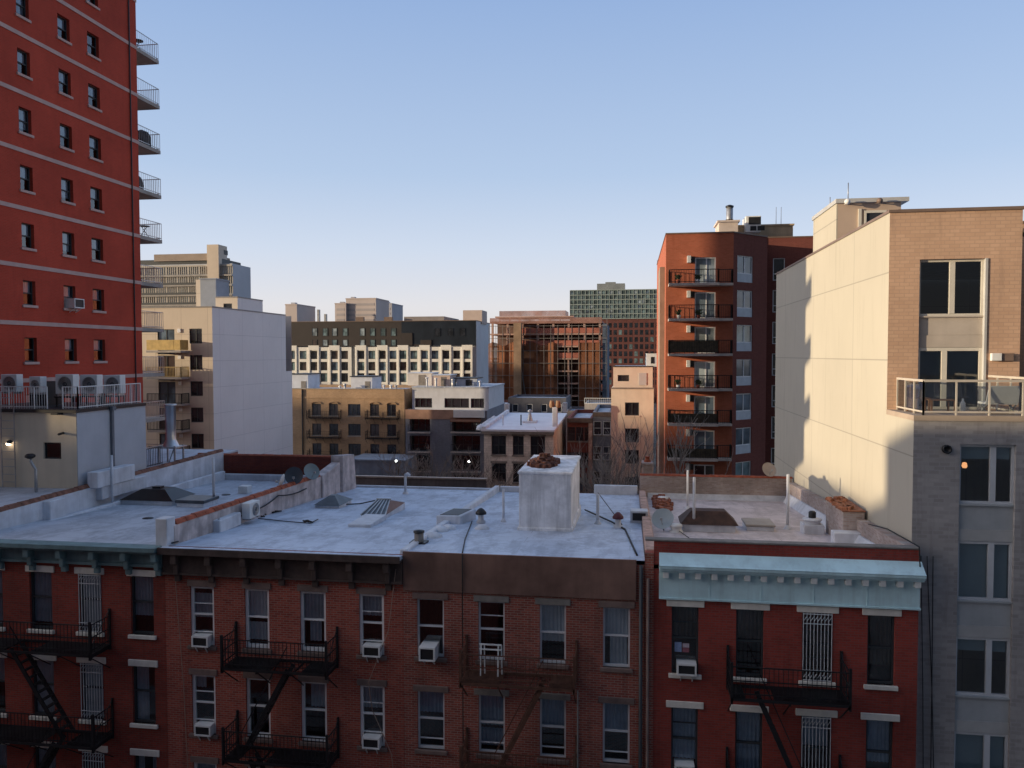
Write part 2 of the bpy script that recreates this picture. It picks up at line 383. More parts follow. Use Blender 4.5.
def fire_escape(P, F, u0, u1, z, hrail, dep, m, ladder=None, open_=None, wide=.45, step=.13, name='fire_escape', hm=None):
    """z = platform floor; ladder=(uTop,uBottom,drop)"""
    def plat(b):
        b.fbox(F, u0, u1, z-.10, z-.02, dep-.05, dep); b.fbox(F, u0, u1, z-.10, z-.02, .01, .06)
        for u in (u0, u1-.05): b.fbox(F, u, u+.05, z-.10, z-.02, .06, dep-.05)
        n = int(dep/.06)
        for i in range(n):
            d = .08+i*(dep-.14)/n
            if open_:
                b.fbox(F, u0+.05, open_[0], z-.04, z-.018, d, d+.028); b.fbox(F, open_[1], u1-.05, z-.04, z-.018, d, d+.028)
            else: b.fbox(F, u0+.05, u1-.05, z-.04, z-.018, d, d+.028)
        k = max(2, int((u1-u0)/1.1))
        for i in range(k+1):
            u = u0+.03+(u1-u0-.06)*i/k
            b.fbox(F, u-.02, u+.02, z-.16, z-.10, .02, dep)
            b.bar(F.p(u, z-.12, dep-.05), F.p(u, z-.85, .02), .03)
    T = MB(); plat(T); root = T.build(name, m, P)
    def rail(b):
        for zz in (hrail, hrail*.55, .12): 
            b.fbox(F, u0, u1, z+zz-.014, z+zz+.014, dep-.035, dep-.007)
            for u in (u0, u1-.028): b.fbox(F, u, u+.028, z+zz-.014, z+zz+.014, .01, dep-.035)
        n = int((u1-u0)/step)
        for i in range(n+1):
            u = u0+(u1-u0)*i/n; b.fbox(F, u-.008, u+.008, z, z+hrail, dep-.028, dep-.012)
        for u in (u0+.014, u1-.014):
            k = int(dep/step)
            for i in range(k): dd = dep*i/k; b.fbox(F, u-.008, u+.008, z, z+hrail, dd, dd+.016)
            b.fbox(F, u-.035, u+.035, z-.2, z+hrail+.12, dep-.07, dep)
            b.fbox(F, u-.035, u+.035, z-.2, z+hrail+.25, .0, .05)
            b.bar(F.p(u, z+hrail+.2, .04), F.p(u, z+hrail*.2, dep-.04), .02)
    sub('railing', m, root, rail)
    if ladder:
        uT, uB, drop = ladder
        def lad(b):
            for dd in (dep-.1-wide, dep-.1):
                b.bar(F.p(uT, z, dd), F.p(uB, z-drop, dd), .045, .13)
            n = int(drop/.24)
            for i in range(1, n):
                t = i/n; u = uT+(uB-uT)*t; zz = z-drop*t
                b.fbox(F, u-.08, u+.08, zz-.012, zz+.012, dep-.1-wide, dep-.1)
            b.bar(F.p(uT, z+.75, dep-.1), F.p(uB, z-drop+.75, dep-.1), .03)
        sub('ladder', m, root, lad)
    return root

# ------------------------------------------------------------------ row houses
YF, YB = 24.0, 42.0
XS = [-23.0, -15.4, -7.15, .45, 8.28]
FH = Fr(0, YF)
class House:
    def __init__(s, i, label, zf, zb, bm, wins, roofm, ground=0.0, side=None, **kw):
        s.x0, s.x1 = XS[i]+.004, XS[i+1]-.004; s.zf, s.zb = zf, zb
        s.P = thing('row_house', label, 'row house', ((s.x0+s.x1)/2, YF, 0), 'brick row houses with flat roofs')
        s.rects = []
        rows = wins['rows']; cols = wins['cols']
        holes = []
        for r, row in enumerate(rows):
            z1 = sum(atY(c[0], t, YF).z for c, t in zip([(sum(q)/2,) for q in cols], row[0]))/len(cols)
            z0 = sum(atY(c[0], t, YF).z for c, t in zip([(sum(q)/2,) for q in cols], row[1]))/len(cols)
            rr = []
            for c in cols:
                ym = (row[0][0]+row[1][0])/2 if r == 0 else (rows[0][0][0]+rows[0][1][0])/2
                a, b = atY(c[0], ym, YF).x, atY(c[1], ym, YF).x
                rr.append((a, b, z0, z1))
            s.rects.append(rr)
        dz = s.rects[0][0][3]-s.rects[1][0][3]
        while s.rects[-1][0][2]-dz > ground+.3:
            s.rects.append([(a, b, c-dz, d-dz) for a, b, c, d in s.rects[-1]])
        s.dz = dz
        if wins.get('extra_left'):
            for rr in s.rects: q = rr[0]; o = wins['extra_left']; rr.insert(0, (q[0]-o, q[1]-o, q[2], q[3]))
        hol = [q for rr in s.rects for q in rr]
        top = kw.get('top', zf)
        b = MB(); wall(b, FH, s.x0, s.x1, 0, top, hol, .22)
        FB = Fr(s.x1, YB, -1, 0); b.fquad(FB, 0, s.x1-s.x0, 0, zb-.01, 0)
        for (x, uy) in ((s.x0, -1), (s.x1, 1)):
            pts = [(x, YF, 0), (x, YF, zf-.01), (x, YB, zb-.01), (x, YB, 0)]
            b.face(*(pts if uy < 0 else reversed(pts)))
        s.wall = b.build('wall', bm, s.P)
        e = kw.get('over', .0)
        sub('roof', roofm, s.P, lambda q: q.hexa([(s.x0, YF-e, zf-.12), (s.x1, YF-e, zf-.12), (s.x1, YB, zb-.12), (s.x0, YB, zb-.12), (s.x0, YF-e, zf), (s.x1, YF-e, zf), (s.x1, YB, zb), (s.x0, YB, zb)]))
    def z(s, y): return s.zf+(s.zb-s.zf)*(y-YF)/(YB-YF)
    def on(s, px, py):                      # where the line of sight of a pixel meets this roof
        d = ray(px, py); k = (s.zb-s.zf)/(YB-YF)
        t = (s.zf+k*(CAM.y-YF)-CAM.z)/(d.z-k*d.y)
        return CAM+d*t

H1w = dict(cols=[(29.7, 52), (78.7, 101.5), (130.7, 153.5)], rows=[([571, 574, 577], [630, 632, 634]), ([660, 663, 666], [717, 720, 722])], extra_left=1.9)
H2w = dict(cols=[(190.4, 214.2), (244.8, 269.2), (300, 325.9), (359, 384)], rows=[([585.7, 588.5, 591.7, 595], [646.7, 648.5, 651, 655]), ([673.8, 678, 682, 686.6], [733.4, 737, 742, 747.5])])
H3w = dict(cols=[(417, 444), (478.3, 504.7), (539.7, 566), (603, 630)], rows=[([598.5, 601.6, 605, 607.7], [657.8, 660, 664.4, 666.5]), ([691.3, 695.5, 699, 703], [750, 755, 758, 762.7])])
H4w = dict(cols=[(671.7, 698.6), (736, 763.8), (802, 832.6), (867.4, 895)], rows=[([607.8, 610, 611.7, 614.5], [675, 677.7, 681.4, 683.4]), ([709.7, 713, 714.5, 718.8], [777, 780, 784, 788])])
H1 = House(0, 'dark red brick row house at far left with a teal bracketed cornice', 16.64, 15.95, M_BR1, H1w, M_COAT)
H2 = House(1, 'worn red brick row house with dark brown bracketed cornice and blue-white roof', 16.64, 15.60, M_BR2, H2w, M_COAT2, over=.35)
H3 = House(2, 'brown-red brick row house with plain brown cement parapet and white stair bulkhead', 16.72, 15.55, M_BR3, H3w, M_COAT2)
H4 = House(3, 'painted dark red brick row house with a light blue cornice', 16.62, 15.45, M_BR4, H4w, M_COAT4)

def add_windows(H, style):
    for r, rr in enumerate(H.rects):
        for c, q in enumerate(rr):
            style(H, r, c, q)
rnd = random.Random(3)
def rcurt(r_):
    k = r_.random()
    if k < .3: return [(0, 1, 0, 1)]
    if k < .6: return [(0, .33, 0, 1), (.67, 1, 0, 1)]
    if k < .8: return [(0, 1, .52, 1)]
    return None
def st1(H, r, c, q):
    bars = M_ALU if c == 2 else None
    cur = {(0, 1): [(0, 1, .1, 1)], (0, 2): [(0, .9, 0, 1)], (0, 3): [(0, 1, .3, 1)], (1, 1): [(0, 1, 0, 1)], (1, 2): [(0, 1, 0, 1)], (1, 3): [(0, .55, 0, 1)]}.get((r, c), rcurt(rnd))
    sash(H.P, FH, *q, M_DARKFR, lintel=M_WSTONE, sill=M_WSTONE, curtain=cur, cmat=M_CURG if (r, c) != (1, 1) else M_CURT, bars=bars, rail=.55, ll=.12)
def st2(H, r, c, q):
    cur = {(0, 0): [(0, 1, .45, .86)], (0, 1): [(0, 1, .5, 1), (0, 1, .12, .42)], (0, 2): [(0, 1, .5, 1), (.3, .75, .15, .48)], (0, 3): [(0, 1, .62, 1)], (1, 0): [(0, .5, .75, 1)], (1, 2): [(.3, 1, .55, 1)], (1, 3): [(0, 1, .6, .95)]}.get((r, c), None if r < 2 else rcurt(rnd))
    sash(H.P, FH, *q, M_WHITE, w=.09, d=-.10, lintel=M_DSTONE, sill=M_DSTONE, curtain=cur, cmat=M_CURG if c != 1 else M_CURT, extra=(.7, .22) if c in (0, 3) else (), ll=.08, lh=.2)
def st3(H, r, c, q):
    cur = {(0, 2): [(0, 1, .35, 1)], (0, 3): [(0, 1, .5, 1), (.25, .9, 0, .5)], (1, 0): [(0, 1, .6, 1)], (1, 1): [(0, 1, .45, 1), (0, 1, .1, .4)], (1, 2): [(0, 1, .5, 1)], (1, 3): [(0, 1, .5, 1)]}.get((r, c), None if r < 2 else rcurt(rnd))
    sash(H.P, FH, *q, M_ALU, w=.055, d=-.1, lintel=M_GSTONE if c in (1, 2) else M_DSTONE, sill=M_DSTONE, curtain=cur, cmat=M_CURT if r == 0 else M_BLUEC, extra=(.75,) if r == 0 and c == 1 else (.17,) if r == 1 else (), ll=.14, lh=.19)
def st4(H, r, c, q):
    cur = {(0, 0): [(0, 1, .5, 1)], (0, 1): [(0, 1, .5, 1)], (0, 2): [(0, 1, .3, .7)], (0, 3): [(0, 1, .25, 1)], (1, 0): [(0, 1, .2, 1)], (1, 1): [(0, 1, 0, 1)], (1, 3): [(0, 1, .35, 1)]}.get((r, c), rcurt(rnd))
    cm = plain('brown_curtain', (.10, .07, .055), .9, .2, 2) if r == 0 else M_BLUEC
    sash(H.P, FH, *q, M_DARKFR, lintel=M_WSTONE, sill=M_WSTONE, curtain=cur, cmat=cm, bars=M_ALU if c == 2 else None, rail=.52, extra=(.75,) if c == 0 else (), ll=.16, lh=.20)
add_windows(H1, st1); add_windows(H2, st2); add_windows(H3, st3); add_windows(H4, st4)

# cornices
def brackets(P, m, us, z0, z1, dep, w=.18):
    for u in us:
        def fn(b):
            b.fbox(FH, u-w/2, u+w/2, z1-(z1-z0)*.35, z1, 0, dep)
            b.fbox(FH, u-w/2+.02, u+w/2-.02, z0+(z1-z0)*.25, z1-(z1-z0)*.35, 0, dep*.62)
            b.fbox(FH, u-w/2, u+w/2, z0, z0+(z1-z0)*.27, 0, dep*.36)
        sub('bracket', m, P, fn, bevel=.015)
def X(px, py=560): return atY(px, py, YF).x
def Z(px, py): return atY(px, py, YF).z
def c1(b):
    z = H1.zf
    b.fbox(FH, H1.x0, H1.x1-.03, z-.13, z+.01, -.02, .52)
    b.fbox(FH, H1.x0, H1.x1-.03, z-.22, z-.13, -.02, .40)
    b.fbox(FH, H1.x0, H1.x1-.03, z-.62, z-.22, .0, .10)
    b.fbox(FH, H1.x0, H1.x1-.03, z-.72, z-.62, .0, .16)
C1 = MB(); c1(C1); C1 = C1.build('cornice', M_TEAL, H1.P)
brackets(C1, M_TEAL, [X(p, 550) for p in (2, 34, 66, 98.6, 130, 160)], H1.zf-1.0, H1.zf-.2, .42, .2)
C = MB(); z = H2.zf
C.fbox(FH, H2.x0, H2.x1, z-.20, z-.12, -.02, .42); C.fbox(FH, H2.x0, H2.x1, z-.12, z+.015, .352, .42); C.fbox(FH, H2.x0, H2.x1, z-.85, z-.20, .0, .12); C.fbox(FH, H2.x0, H2.x1, z-.93, z-.85, 0, .18)
C2 = C.build('cornice', M_DCORN, H2.P)
brackets(C2, M_DCORN, [X(p, 565) for p in (179, 212.5, 247.5, 282.5, 316, 352.5, 389)], z-1.15, z-.2, .36, .2)
sub('parapet_band', M_CEM, H3.P, lambda b: b.fbox(FH, H3.x0, H3.x1-.25, H3.zf-1.22, H3.zf+.03, .003, .07), bevel=.01)
z4t = 17.36-.02
def c4(b):
    b.fbox(FH, H4.x0+.27, H4.x1+.02, 16.62, z4t, -.25, .0)            # brick parapet above the cornice
sub('parapet', M_BR4, H4.P, c4)
def c4b(b):
    x0, x1 = H4.x0+.42, H4.x1+.06
    zt, zb_ = Z(790, 557), Z(790, 567)
    b.hexa([(x0, YF-.42, zb_), (x1, YF-.42, zb_), (x1, YF-.003, zb_), (x0, YF-.003, zb_), (x0, YF-.36, zb_+.03), (x1, YF-.36, zb_+.03), (x1, YF-.003, zt), (x0, YF-.003, zt)])
    z2 = zb_; 
    b.fbox(FH, x0, x1, z2-.09, z2, .003, .40); b.fbox(FH, x0, x1, z2-.17, z2-.09, .003, .33); b.fbox(FH, x0, x1, z2-.23, z2-.17, .003, .27)
    b.fbox(FH, x0, x1-.05, Z(790, 602), z2-.23, .003, .07)
    b.fbox(FH, x0, x1-.03, Z(790, 602)-.05, Z(790, 602), .003, .11)
    n = 5
    for i in range(1, n): u = x0+(x1-x0)*i/n; b.fbox(FH, u-.012, u+.012, Z(790, 602), z2-.23, .07, .085)
C4 = MB(); c4b(C4); C4 = C4.build('cornice', M_LBLUE, H4.P)
z2 = Z(790, 567)
for i in range(16):
    u = H4.x0+.42+.2+i*((H4.x1-H4.x0-.72)/15)
    sub('dentil', plain('white_dentil', (.80, .82, .80), .6, .1, 2), C4, lambda b: b.fbox(FH, u-.085, u+.085, z2-.42, z2-.23, .07, .24), bevel=.01)
sub('party_pier', M_BR3, H4.P, lambda b: b.fbox(FH, H4.x0, H4.x0+.26, 0, H4.zf+.35, -.3, .03))
# copings, parapets
def coping_tiles(b, p, q, w=.34, n=None, h=.14):
    """barrel tiles laid end to end from p to q"""
    p, q = Vector(p), Vector(q); L = (q-p).length; n = n or int(L/.62); d = (q-p)/n
    for i in range(n):
        a = p+d*i; c = p+d*(i+1.06); jit = random.uniform(-.012, .012)
        s = Vector((-d.y, d.x, 0)).normalized()*w/2; up = Vector((0, 0, h+jit))
        k = .5
        b.hexa([a-s, a+s, c+s*.9, c-s*.9, a-s*k+up, a+s*k+up, c+s*k*.9+up*.9, c-s*k*.9+up*.9])
# ------------------------------------------------------------------ roof edges, party walls, rooftop parts
def sizeat(p, npx): return npx*((p-CAM).dot(FWD))/FPX
# wall between house 1 and 2 with terracotta coping
def pw12(b):
    x0, x1 = -15.55, -15.22
    b.hexa([(x0, 24.3, 16.0), (x1, 24.3, 16.0), (x1, 37, 15.3), (x0, 37, 15.3), (x0, 24.3, 17.25), (x1, 24.3, 17.25), (x1, 37, 16.95), (x0, 37, 16.95)])
    b.hexa([(x0-.06, 37, 15.3), (x1+.1, 37, 15.3), (x1+.1, 39.4, 15.2), (x0-.06, 39.4, 15.2), (x0-.06, 37, 17.0), (x1+.1, 37, 17.0), (x1+.1, 39.4, 17.35), (x0-.06, 39.4, 17.35)])
    b.hexa([(x0-.1, 39.4, 15.2), (x1+.25, 39.4, 15.2), (x1+.25, 41.5, 15.1), (x0-.1, 41.5, 15.1), (x0-.1, 39.4, 17.7), (x1+.25, 39.4, 17.7), (x1+.1, 41.5, 17.5), (x0, 41.5, 17.5)])
PW = MB(); pw12(PW); PW = PW.build('party_wall', plain('party_wall_render', (.50, .44, .43), .85, .3, 1.8, streak=.6), H2.P, bevel=.03)
cp = MB(); coping_tiles(cp, (-15.39, 24.5, 17.25), (-15.39, 37.0, 16.95)); cp.build('coping', M_TILE, PW)
sub('end_block', M_FLASH, PW, lambda b: b.cbox((-15.45, 24.16, 16.6), .42, .5, .95), bevel=.02)
sub('patch', M_FLASH, PW, lambda b: b.cbox((-15.1, 27.6, 16.4), .3, 1.6, .5), bevel=.03)
# back parapet of house 1
BW = sub('back_parapet', M_MAROON, H1.P, lambda b: b.box(-24.6, -15.66, 41.72, 42.0, 15.4, 17.28))
cp = MB(); coping_tiles(cp, (-24.6, 41.86, 17.28), (-15.7, 41.86, 17.28), .36, 16, .08); cp.build('coping', M_TILE, BW)
sub('flashing', M_FLASH, H1.P, lambda b: (b.box(-22.7, -15.6, 41.0, 41.3, 15.8, 16.32), b.box(-22.72, -22.5, 27.0, 41.0, 15.8, 16.5)), bevel=.03)
# left party wall of house 1
def pwl(b):
    b.hexa([(-23.3, 24.1, 16.0), (-22.98, 24.1, 16.0), (-22.98, 41.7, 15.6), (-23.3, 41.7, 15.6), (-23.3, 24.1, 17.2), (-22.98, 24.1, 17.2), (-22.98, 41.7, 17.5), (-23.3, 41.7, 17.5)])
PL = MB(); pwl(PL); PL = PL.build('party_wall', M_FLASH, H1.P)
cp = MB(); coping_tiles(cp, (-23.14, 24.2, 17.2), (-23.14, 41.7, 17.5), .36); cp.build('coping', plain('dull_terracotta', (.20, .09, .06), .85, .4, 3, streak=.4), PL)
for (px, py, sx, sy, sz) in ((54, 512, .42, .9, .62), (122, 487, .36, 3.2, .4), (112, 477, .5, 2.6, .5)):
    p = atX(px, py, -22.85); sub('chimney_stub', M_FLASH, H1.P, lambda b: b.cbox((p.x, p.y, p.z-.3), sx, sy, sz+.2), bevel=.03)

def pole(H, px, pyb, pyt, r=.05, cap=False, m=None, name='vent_pipe', col=True):
    p = H.on(px, pyb); h = sizeat(p, pyb-pyt)
    def fn(b):
        b.tube([p+Vector((0, 0, -.05)), p+Vector((0, 0, h))], r, 10)
        b.lathe(p, [(r*2.6, 0), (r*2.2, .05), (r*1.15, .14), (r, .16)], 12)
        if cap: b.tube([p+Vector((0, 0, h-.06)), p+Vector((.12, 0, h+.03)), p+Vector((.24, 0, h-.08))], r*1.2, 8)
    return sub(name, m or M_FLASH, H.P, fn)
pole(H1, 112.5, 506, 455, .055); pole(H1, 151, 484, 450, .05); pole(H1, 214, 503, 457, .06)
pole(H2, 405.5, 494, 474, .07, True); pole(H3, 503.5, 522, 489, .05); pole(H3, 597.7, 524, 494, .06)
pole(H4, 687.5, 509, 470, .05); pole(H4, 693.8, 531, 477, .055); pole(H4, 787.5, 529, 474, .06)

def curb(H, a, b_, c, d, hz, m=M_FLASH, name='skylight', lift=0):
    """footprint from roof pixels: front-left, front-right, back-right, back-left"""
    pts = [H.on(*a), H.on(*b_), H.on(*c), H.on(*d)]
    x0 = pts[0].x; x1 = pts[1].x; y0 = (pts[0].y+pts[1].y)/2; y1 = (pts[2].y+pts[3].y)/2
    z = min(H.z(y0), H.z(y1))-.05
    sk = MB(); sk.box(x0, x1, y0, y1, z, H.z(y0)+hz)
    return sk.build(name, m, H.P, bevel=.02), (x0, x1, y0, y1, H.z(y0)+hz)
def hip(b, x0, x1, y0, y1, z, h, kx=.35, ky=.35, ov=.06):
    x0 -= ov; x1 += ov; y0 -= ov; y1 += ov; wx, wy = (x1-x0)*kx, (y1-y0)*ky
    lo = [(x0, y0, z), (x1, y0, z), (x1, y1, z), (x0, y1, z)]; hi = [(x0+wx, y0+wy, z+h), (x1-wx, y0+wy, z+h), (x1-wx, y1-wy, z+h), (x0+wx, y1-wy, z+h)]
    b.hexa(lo+hi)
M_SKY = plain('dark_skylight', (.022, .016, .014), .35, .3, 2)
M_SKYG = plain('grey_skylight', (.075, .085, .095), .35, .3, 2)
sk, q = curb(H1, (118, 505), (175, 505), (170, 498.5), (121, 498.5), .20)
sub('hood', M_SKY, sk, lambda b: hip(b, *q[:4], q[4], .42, .28, .3))
sub('hood_ridge', M_SKY, sk, lambda b: b.cbox(((q[0]+q[1])/2, (q[2]+q[3])/2, q[4]+.40), .4, .3, .1))
sk, q = curb(H1, (175, 507), (205, 507), (204, 502.5), (178, 502.5), .16)
sub('lid', M_SKYG, sk, lambda b: b.box(q[0]-.05, q[1]+.05, q[2]-.05, q[3]+.05, q[4]+.003, q[4]+.14), bevel=.02)
p = H1.on(245, 493); sub('vent_box', M_PWHITE, H1.P, lambda b: b.cbox((p.x, p.y, p.z-.03), .5, .5, .4), bevel=.03)
for px, py in ((148, 518.5), (226, 495)):
    p = H1.on(px, py); sub('roof_drain', M_TAR, H1.P, lambda b: b.lathe(p, [(.22, .0), (.2, .03), (.1, .045), (.0, .05)], 12))
sk, q = curb(H2, (314, 508), (340, 508), (335, 503), (320, 503), .12)
sub('hood', M_SKYG, sk, lambda b: hip(b, *q[:4], q[4], .34, .4, .4))
sk, q = curb(H2, (347, 527), (371, 527), (379, 519), (357, 519), .10); 
sk, q = curb(H2, (360, 518), (386, 518), (388, 508), (366, 508), .12)
def ridge(b):
    x0, x1, y0, y1, z = q; xm = (x0+x1)/2; ym = (y0+y1)/2
    b.face((x0, y0, z), (x1, y0, z), (x1-.25, ym, z+.38), (x0+.25, ym, z+.38)); b.face((x1, y1, z), (x0, y1, z), (x0+.25, ym, z+.38), (x1-.25, ym, z+.38))
    b.face((x0, y0, z), (x0+.25, ym, z+.38), (x0, y1, z)); b.face((x1, y0, z), (x1, y1, z), (x1-.25, ym, z+.38))
sub('hood', M_SKYG, sk, ridge)
def ribs(b):
    x0, x1, y0, y1, z = q; ym = (y0+y1)/2
    for i in range(6):
        t = i/5; b.bar((x0+(x1-x0)*t, y0, z+.015), (x0+.25+(x1-x0-.5)*t, ym, z+.40), .05, .03)
    b.bar((x0+.2, ym, z+.40), (x1-.2, ym, z+.40), .07)
sub('ribs', M_GALV, sk, ribs)
# low step between houses 2 and 3
def step(b):
    b.hexa([(-7.32, 24.1, 16.5), (-7.0, 24.1, 16.5), (-7.0, 41.9, 15.4), (-7.32, 41.9, 15.4), (-7.28, 24.1, 16.78), (-7.04, 24.1, 16.78), (-7.04, 41.9, 15.88), (-7.28, 41.9, 15.88)])
sub('party_step', M_FLASH, H3.P, step, bevel=.03)
sub('back_parapet', M_FLASH, H3.P, lambda b: b.box(-1.9, .38, 41.7, 41.98, 15.3, 16.05), bevel=.03); sub('back_parapet', M_FLASH, H3.P, lambda b: b.box(-7.0, -4.5, 41.75, 41.98, 15.3, 15.85), bevel=.03)
sub('back_parapet', M_FLASH, H2.P, lambda b: b.box(-15.2, -7.4, 41.8, 41.98, 15.3, 15.72), bevel=.02)
# stair bulkhead of house 3
p0 = H3.on(519, 530); p1 = H3.on(572, 530)
bx0, bx1, by0 = p0.x, p1.x, p0.y; bz = atY(545, 472, by0).z
by1 = atZ(550, 455.5, bz).y
BK = sub('stair_bulkhead', M_STACK, H3.P, lambda b: (b.box(bx0, bx1, by0, by1, 15.9, bz), b.box(bx0-.05, bx1+.05, by0-.05, by1+.05, bz-.10, bz+.02), b.box(bx0-.06, bx1+.06, by0-.06, by1+.06, 15.8, p0.z+.12)), bevel=.03)
M_RUBB = plain('rusty_rubble', (.12, .05, .035), .9, .4, 5)
def rubble(c, rx, ry, h, n, m, label, seed, top=True):
    r = random.Random(seed); b = MB()
    for i in range(n):
        a = r.uniform(0, 6.28); k = math.sqrt(r.random()); x = c[0]+math.cos(a)*rx*k; y = c[1]+math.sin(a)*ry*k
        hz = h*(1-k)*r.uniform(.6, 1.1); s = r.uniform(.10, .2)
        b.cbox((x, y, c[2]+max(0, hz-.03)), s*1.4, s, s*.7+.02, r.uniform(0, 3), r.uniform(.7, 1))
        b.cbox((x, y, c[2]-.01), s*1.2, s*1.2, max(.04, hz), r.uniform(0, 3), .8)
    o = b.build('rubble_pile', m); return tag(o, label, 'rubble')
cc = atZ(544, 464, bz+.02)
rubble((cc.x, cc.y, bz+.02), .55, 1.15, .34, 170, M_RUBB, 'heap of rusty brown rubble on top of the white stair bulkhead', 4)

def mushroom(H, px, pyb, w, h, m, m2, name='roof_vent'):
    p = H.on(px, pyb); W = sizeat(p, w); Hh = sizeat(p, h)
    o = sub(name, m, H.P, lambda b: b.lathe(p, [(W*.42, -.05), (W*.42, Hh*.15), (W*.26, Hh*.2), (W*.26, Hh*.6)], 14))
    sub('cap', m2, o, lambda b: b.lathe(p, [(W*.2, Hh*.58), (W*.5, Hh*.6), (W*.5, Hh*.72), (W*.3, Hh*.9), (W*.12, Hh*1.0), (0, Hh)], 14))
    return o
mushroom(H3, 481, 523, 11, 15, M_FLASH, M_TAR); mushroom(H3, 618, 528, 11, 16, M_FLASH, plain('maroon_cap', (.12, .03, .04), .5, .1, 2))
p = H3.on(419, 543)
fl = sub('flue', M_GSTONE, H3.P, lambda b: b.lathe(p, [(.16, -.05), (.16, .34), (.13, .36), (.0, .35)], 14))
sub('base', M_TAR, fl, lambda b: b.cbox((p.x, p.y, p.z-.02), .55, .5, .08))
sub('cap', M_TAR, fl, lambda b: b.lathe(p, [(.19, .36), (.19, .42), (0, .45)], 14))
p = H3.on(455, 524); q_ = H3.on(470, 509)
def stub(b):
    b.hexa([(p.x-.75, p.y-.05, p.z-.1), (p.x+.25, p.y-.05, p.z-.1), (p.x+.55, p.y+1.5, p.z-.2), (p.x-.45, p.y+1.5, p.z-.2), (p.x-.75, p.y-.05, p.z+.33), (p.x+.25, p.y-.05, p.z+.33), (p.x+.55, p.y+1.5, p.z+.33), (p.x-.45, p.y+1.5, p.z+.33)])
st = sub('chimney_stub', M_FLASH, H3.P, stub, bevel=.03)
sub('flue_opening', M_TAR, st, lambda b: b.hexa([(p.x-.66, p.y+.05, p.z+.3), (p.x+.12, p.y+.08, p.z+.3), (p.x+.40, p.y+1.35, p.z+.3), (p.x-.35, p.y+1.35, p.z+.3), (p.x-.62, p.y+.08, p.z+.345), (p.x+.12, p.y+.08, p.z+.345), (p.x+.40, p.y+1.35, p.z+.345), (p.x-.35, p.y+1.35, p.z+.345)]))
for k, (px, py, s) in enumerate(((440, 531, .35), (449, 529, .3), (432, 537, .4), (482, 529, .3))):
    pp = H3.on(px, py); sub('flashing_lump', M_FLASH, H3.P, lambda b: b.lathe(pp, [(s, -.03), (s*.9, .06), (s*.5, .15), (0, .18)], 9))
p = H3.on(639, 522)
vb = sub('vent_box', M_FLASH, H3.P, lambda b: b.cbox((p.x, p.y, p.z-.05), .7, .6, .55), bevel=.02)
sub('louvre', M_TAR, vb, lambda b: b.box(p.x-.26, p.x+.26, p.y-.31, p.y-.295, p.z+.12, p.z+.42))

# house 4 roof
YB4 = 42.0
bp = sub('back_parapet', M_OLD, H4.P, lambda b: b.box(.5, 8.2, 41.7, 41.98, 15.3, 16.62))
cp = MB(); coping_tiles(cp, (.5, 41.84, 16.62), (8.2, 41.84, 16.62), .36, 15, .09); cp.build('coping', M_TILE, bp)
sub('flashing', M_FLASH, H4.P, lambda b: b.hexa([(.9, 41.1, 15.4), (7.9, 41.1, 15.4), (7.9, 41.7, 15.4), (.9, 41.7, 15.4), (.9, 41.6, 15.65), (7.9, 41.6, 15.65), (7.9, 41.7, 15.72), (.9, 41.7, 15.72)]))
def rp(b):
    b.hexa([(7.93, 24.27, 16.6), (8.25, 24.27, 16.6), (8.25, 41.7, 15.5), (7.93, 41.7, 15.5), (7.93, 24.27, 17.42), (8.25, 24.27, 17.42), (8.25, 41.7, 16.45), (7.93, 41.7, 16.45)])
RP = MB(); rp(RP); RP = RP.build('side_parapet', M_OLD, H4.P, bevel=.01)
sub('flashing', M_FLASH, H4.P, lambda b: b.hexa([(7.62, 24.3, 16.5), (7.93, 24.3, 16.5), (7.93, 41, 15.5), (7.62, 41, 15.5), (7.86, 24.3, 16.95), (7.93, 24.3, 16.95), (7.93, 41, 15.95), (7.86, 41, 15.95)]))
sub('front_coping', M_GSTONE, H4.P, lambda b: b.box(H4.x0, H4.x1, 23.97, 24.3, z4t+.003, z4t+.06), bevel=.015)
pa = atX(843, 525, 7.75)
chz = atX(843, 503, 7.75).z
ch = sub('chimney', M_OLD, H4.P, lambda b: b.box(7.45, 8.2, pa.y-1.1, pa.y+1.3, 15.9, chz-.1), bevel=.02)
sub('rusty_cap', plain('rusty_cap', (.24, .10, .06), .9, .4, 5), ch, lambda b: (b.box(7.42, 8.22, pa.y-1.15, pa.y+1.35, chz-.1, chz-.05), *[b.cbox((7.75+random.uniform(-.3, .3), pa.y+random.uniform(-1, 1.2), chz-.07), .2, .22, .12, random.random()*3, .8) for i in range(26)])[0], bevel=.01)
sub('base', M_FLASH, ch, lambda b: b.box(7.05, 8.2, pa.y-1.6, pa.y-1.1, 15.9, chz-.75), bevel=.03)
def lp(b):
    b.hexa([(.47, 24.36, 16.4), (.80, 24.36, 16.4), (.80, 41.7, 15.4), (.47, 41.7, 15.4), (.47, 24.36, 17.0), (.80, 24.36, 17.0), (.80, 41.7, 15.85), (.47, 41.7, 15.85)])
LPp = MB(); lp(LPp); LPp = LPp.build('side_parapet', plain('pale_orange_render', (.46, .30, .24), .85, .35, 2, streak=.4), H4.P, bevel=.03)
cy = H4.on(655, 489); czt = atY(654, 462, cy.y).z
chm = sub('chimney', M_OLD, H4.P, lambda b: (b.box(.72, 1.24, cy.y-.5, cy.y+.6, 15.2, czt-.12), b.box(.66, 1.30, cy.y-.56, cy.y+.66, czt-.12, czt)), bevel=.02)
sub('chimney_pot', M_TILE, chm, lambda b: b.lathe((.98, cy.y, czt-.02), [(.2, 0), (.2, .12), (.13, .16), (.13, .30), (.17, .33), (0, .34)], 12))
cr = H4.on(662, 506)
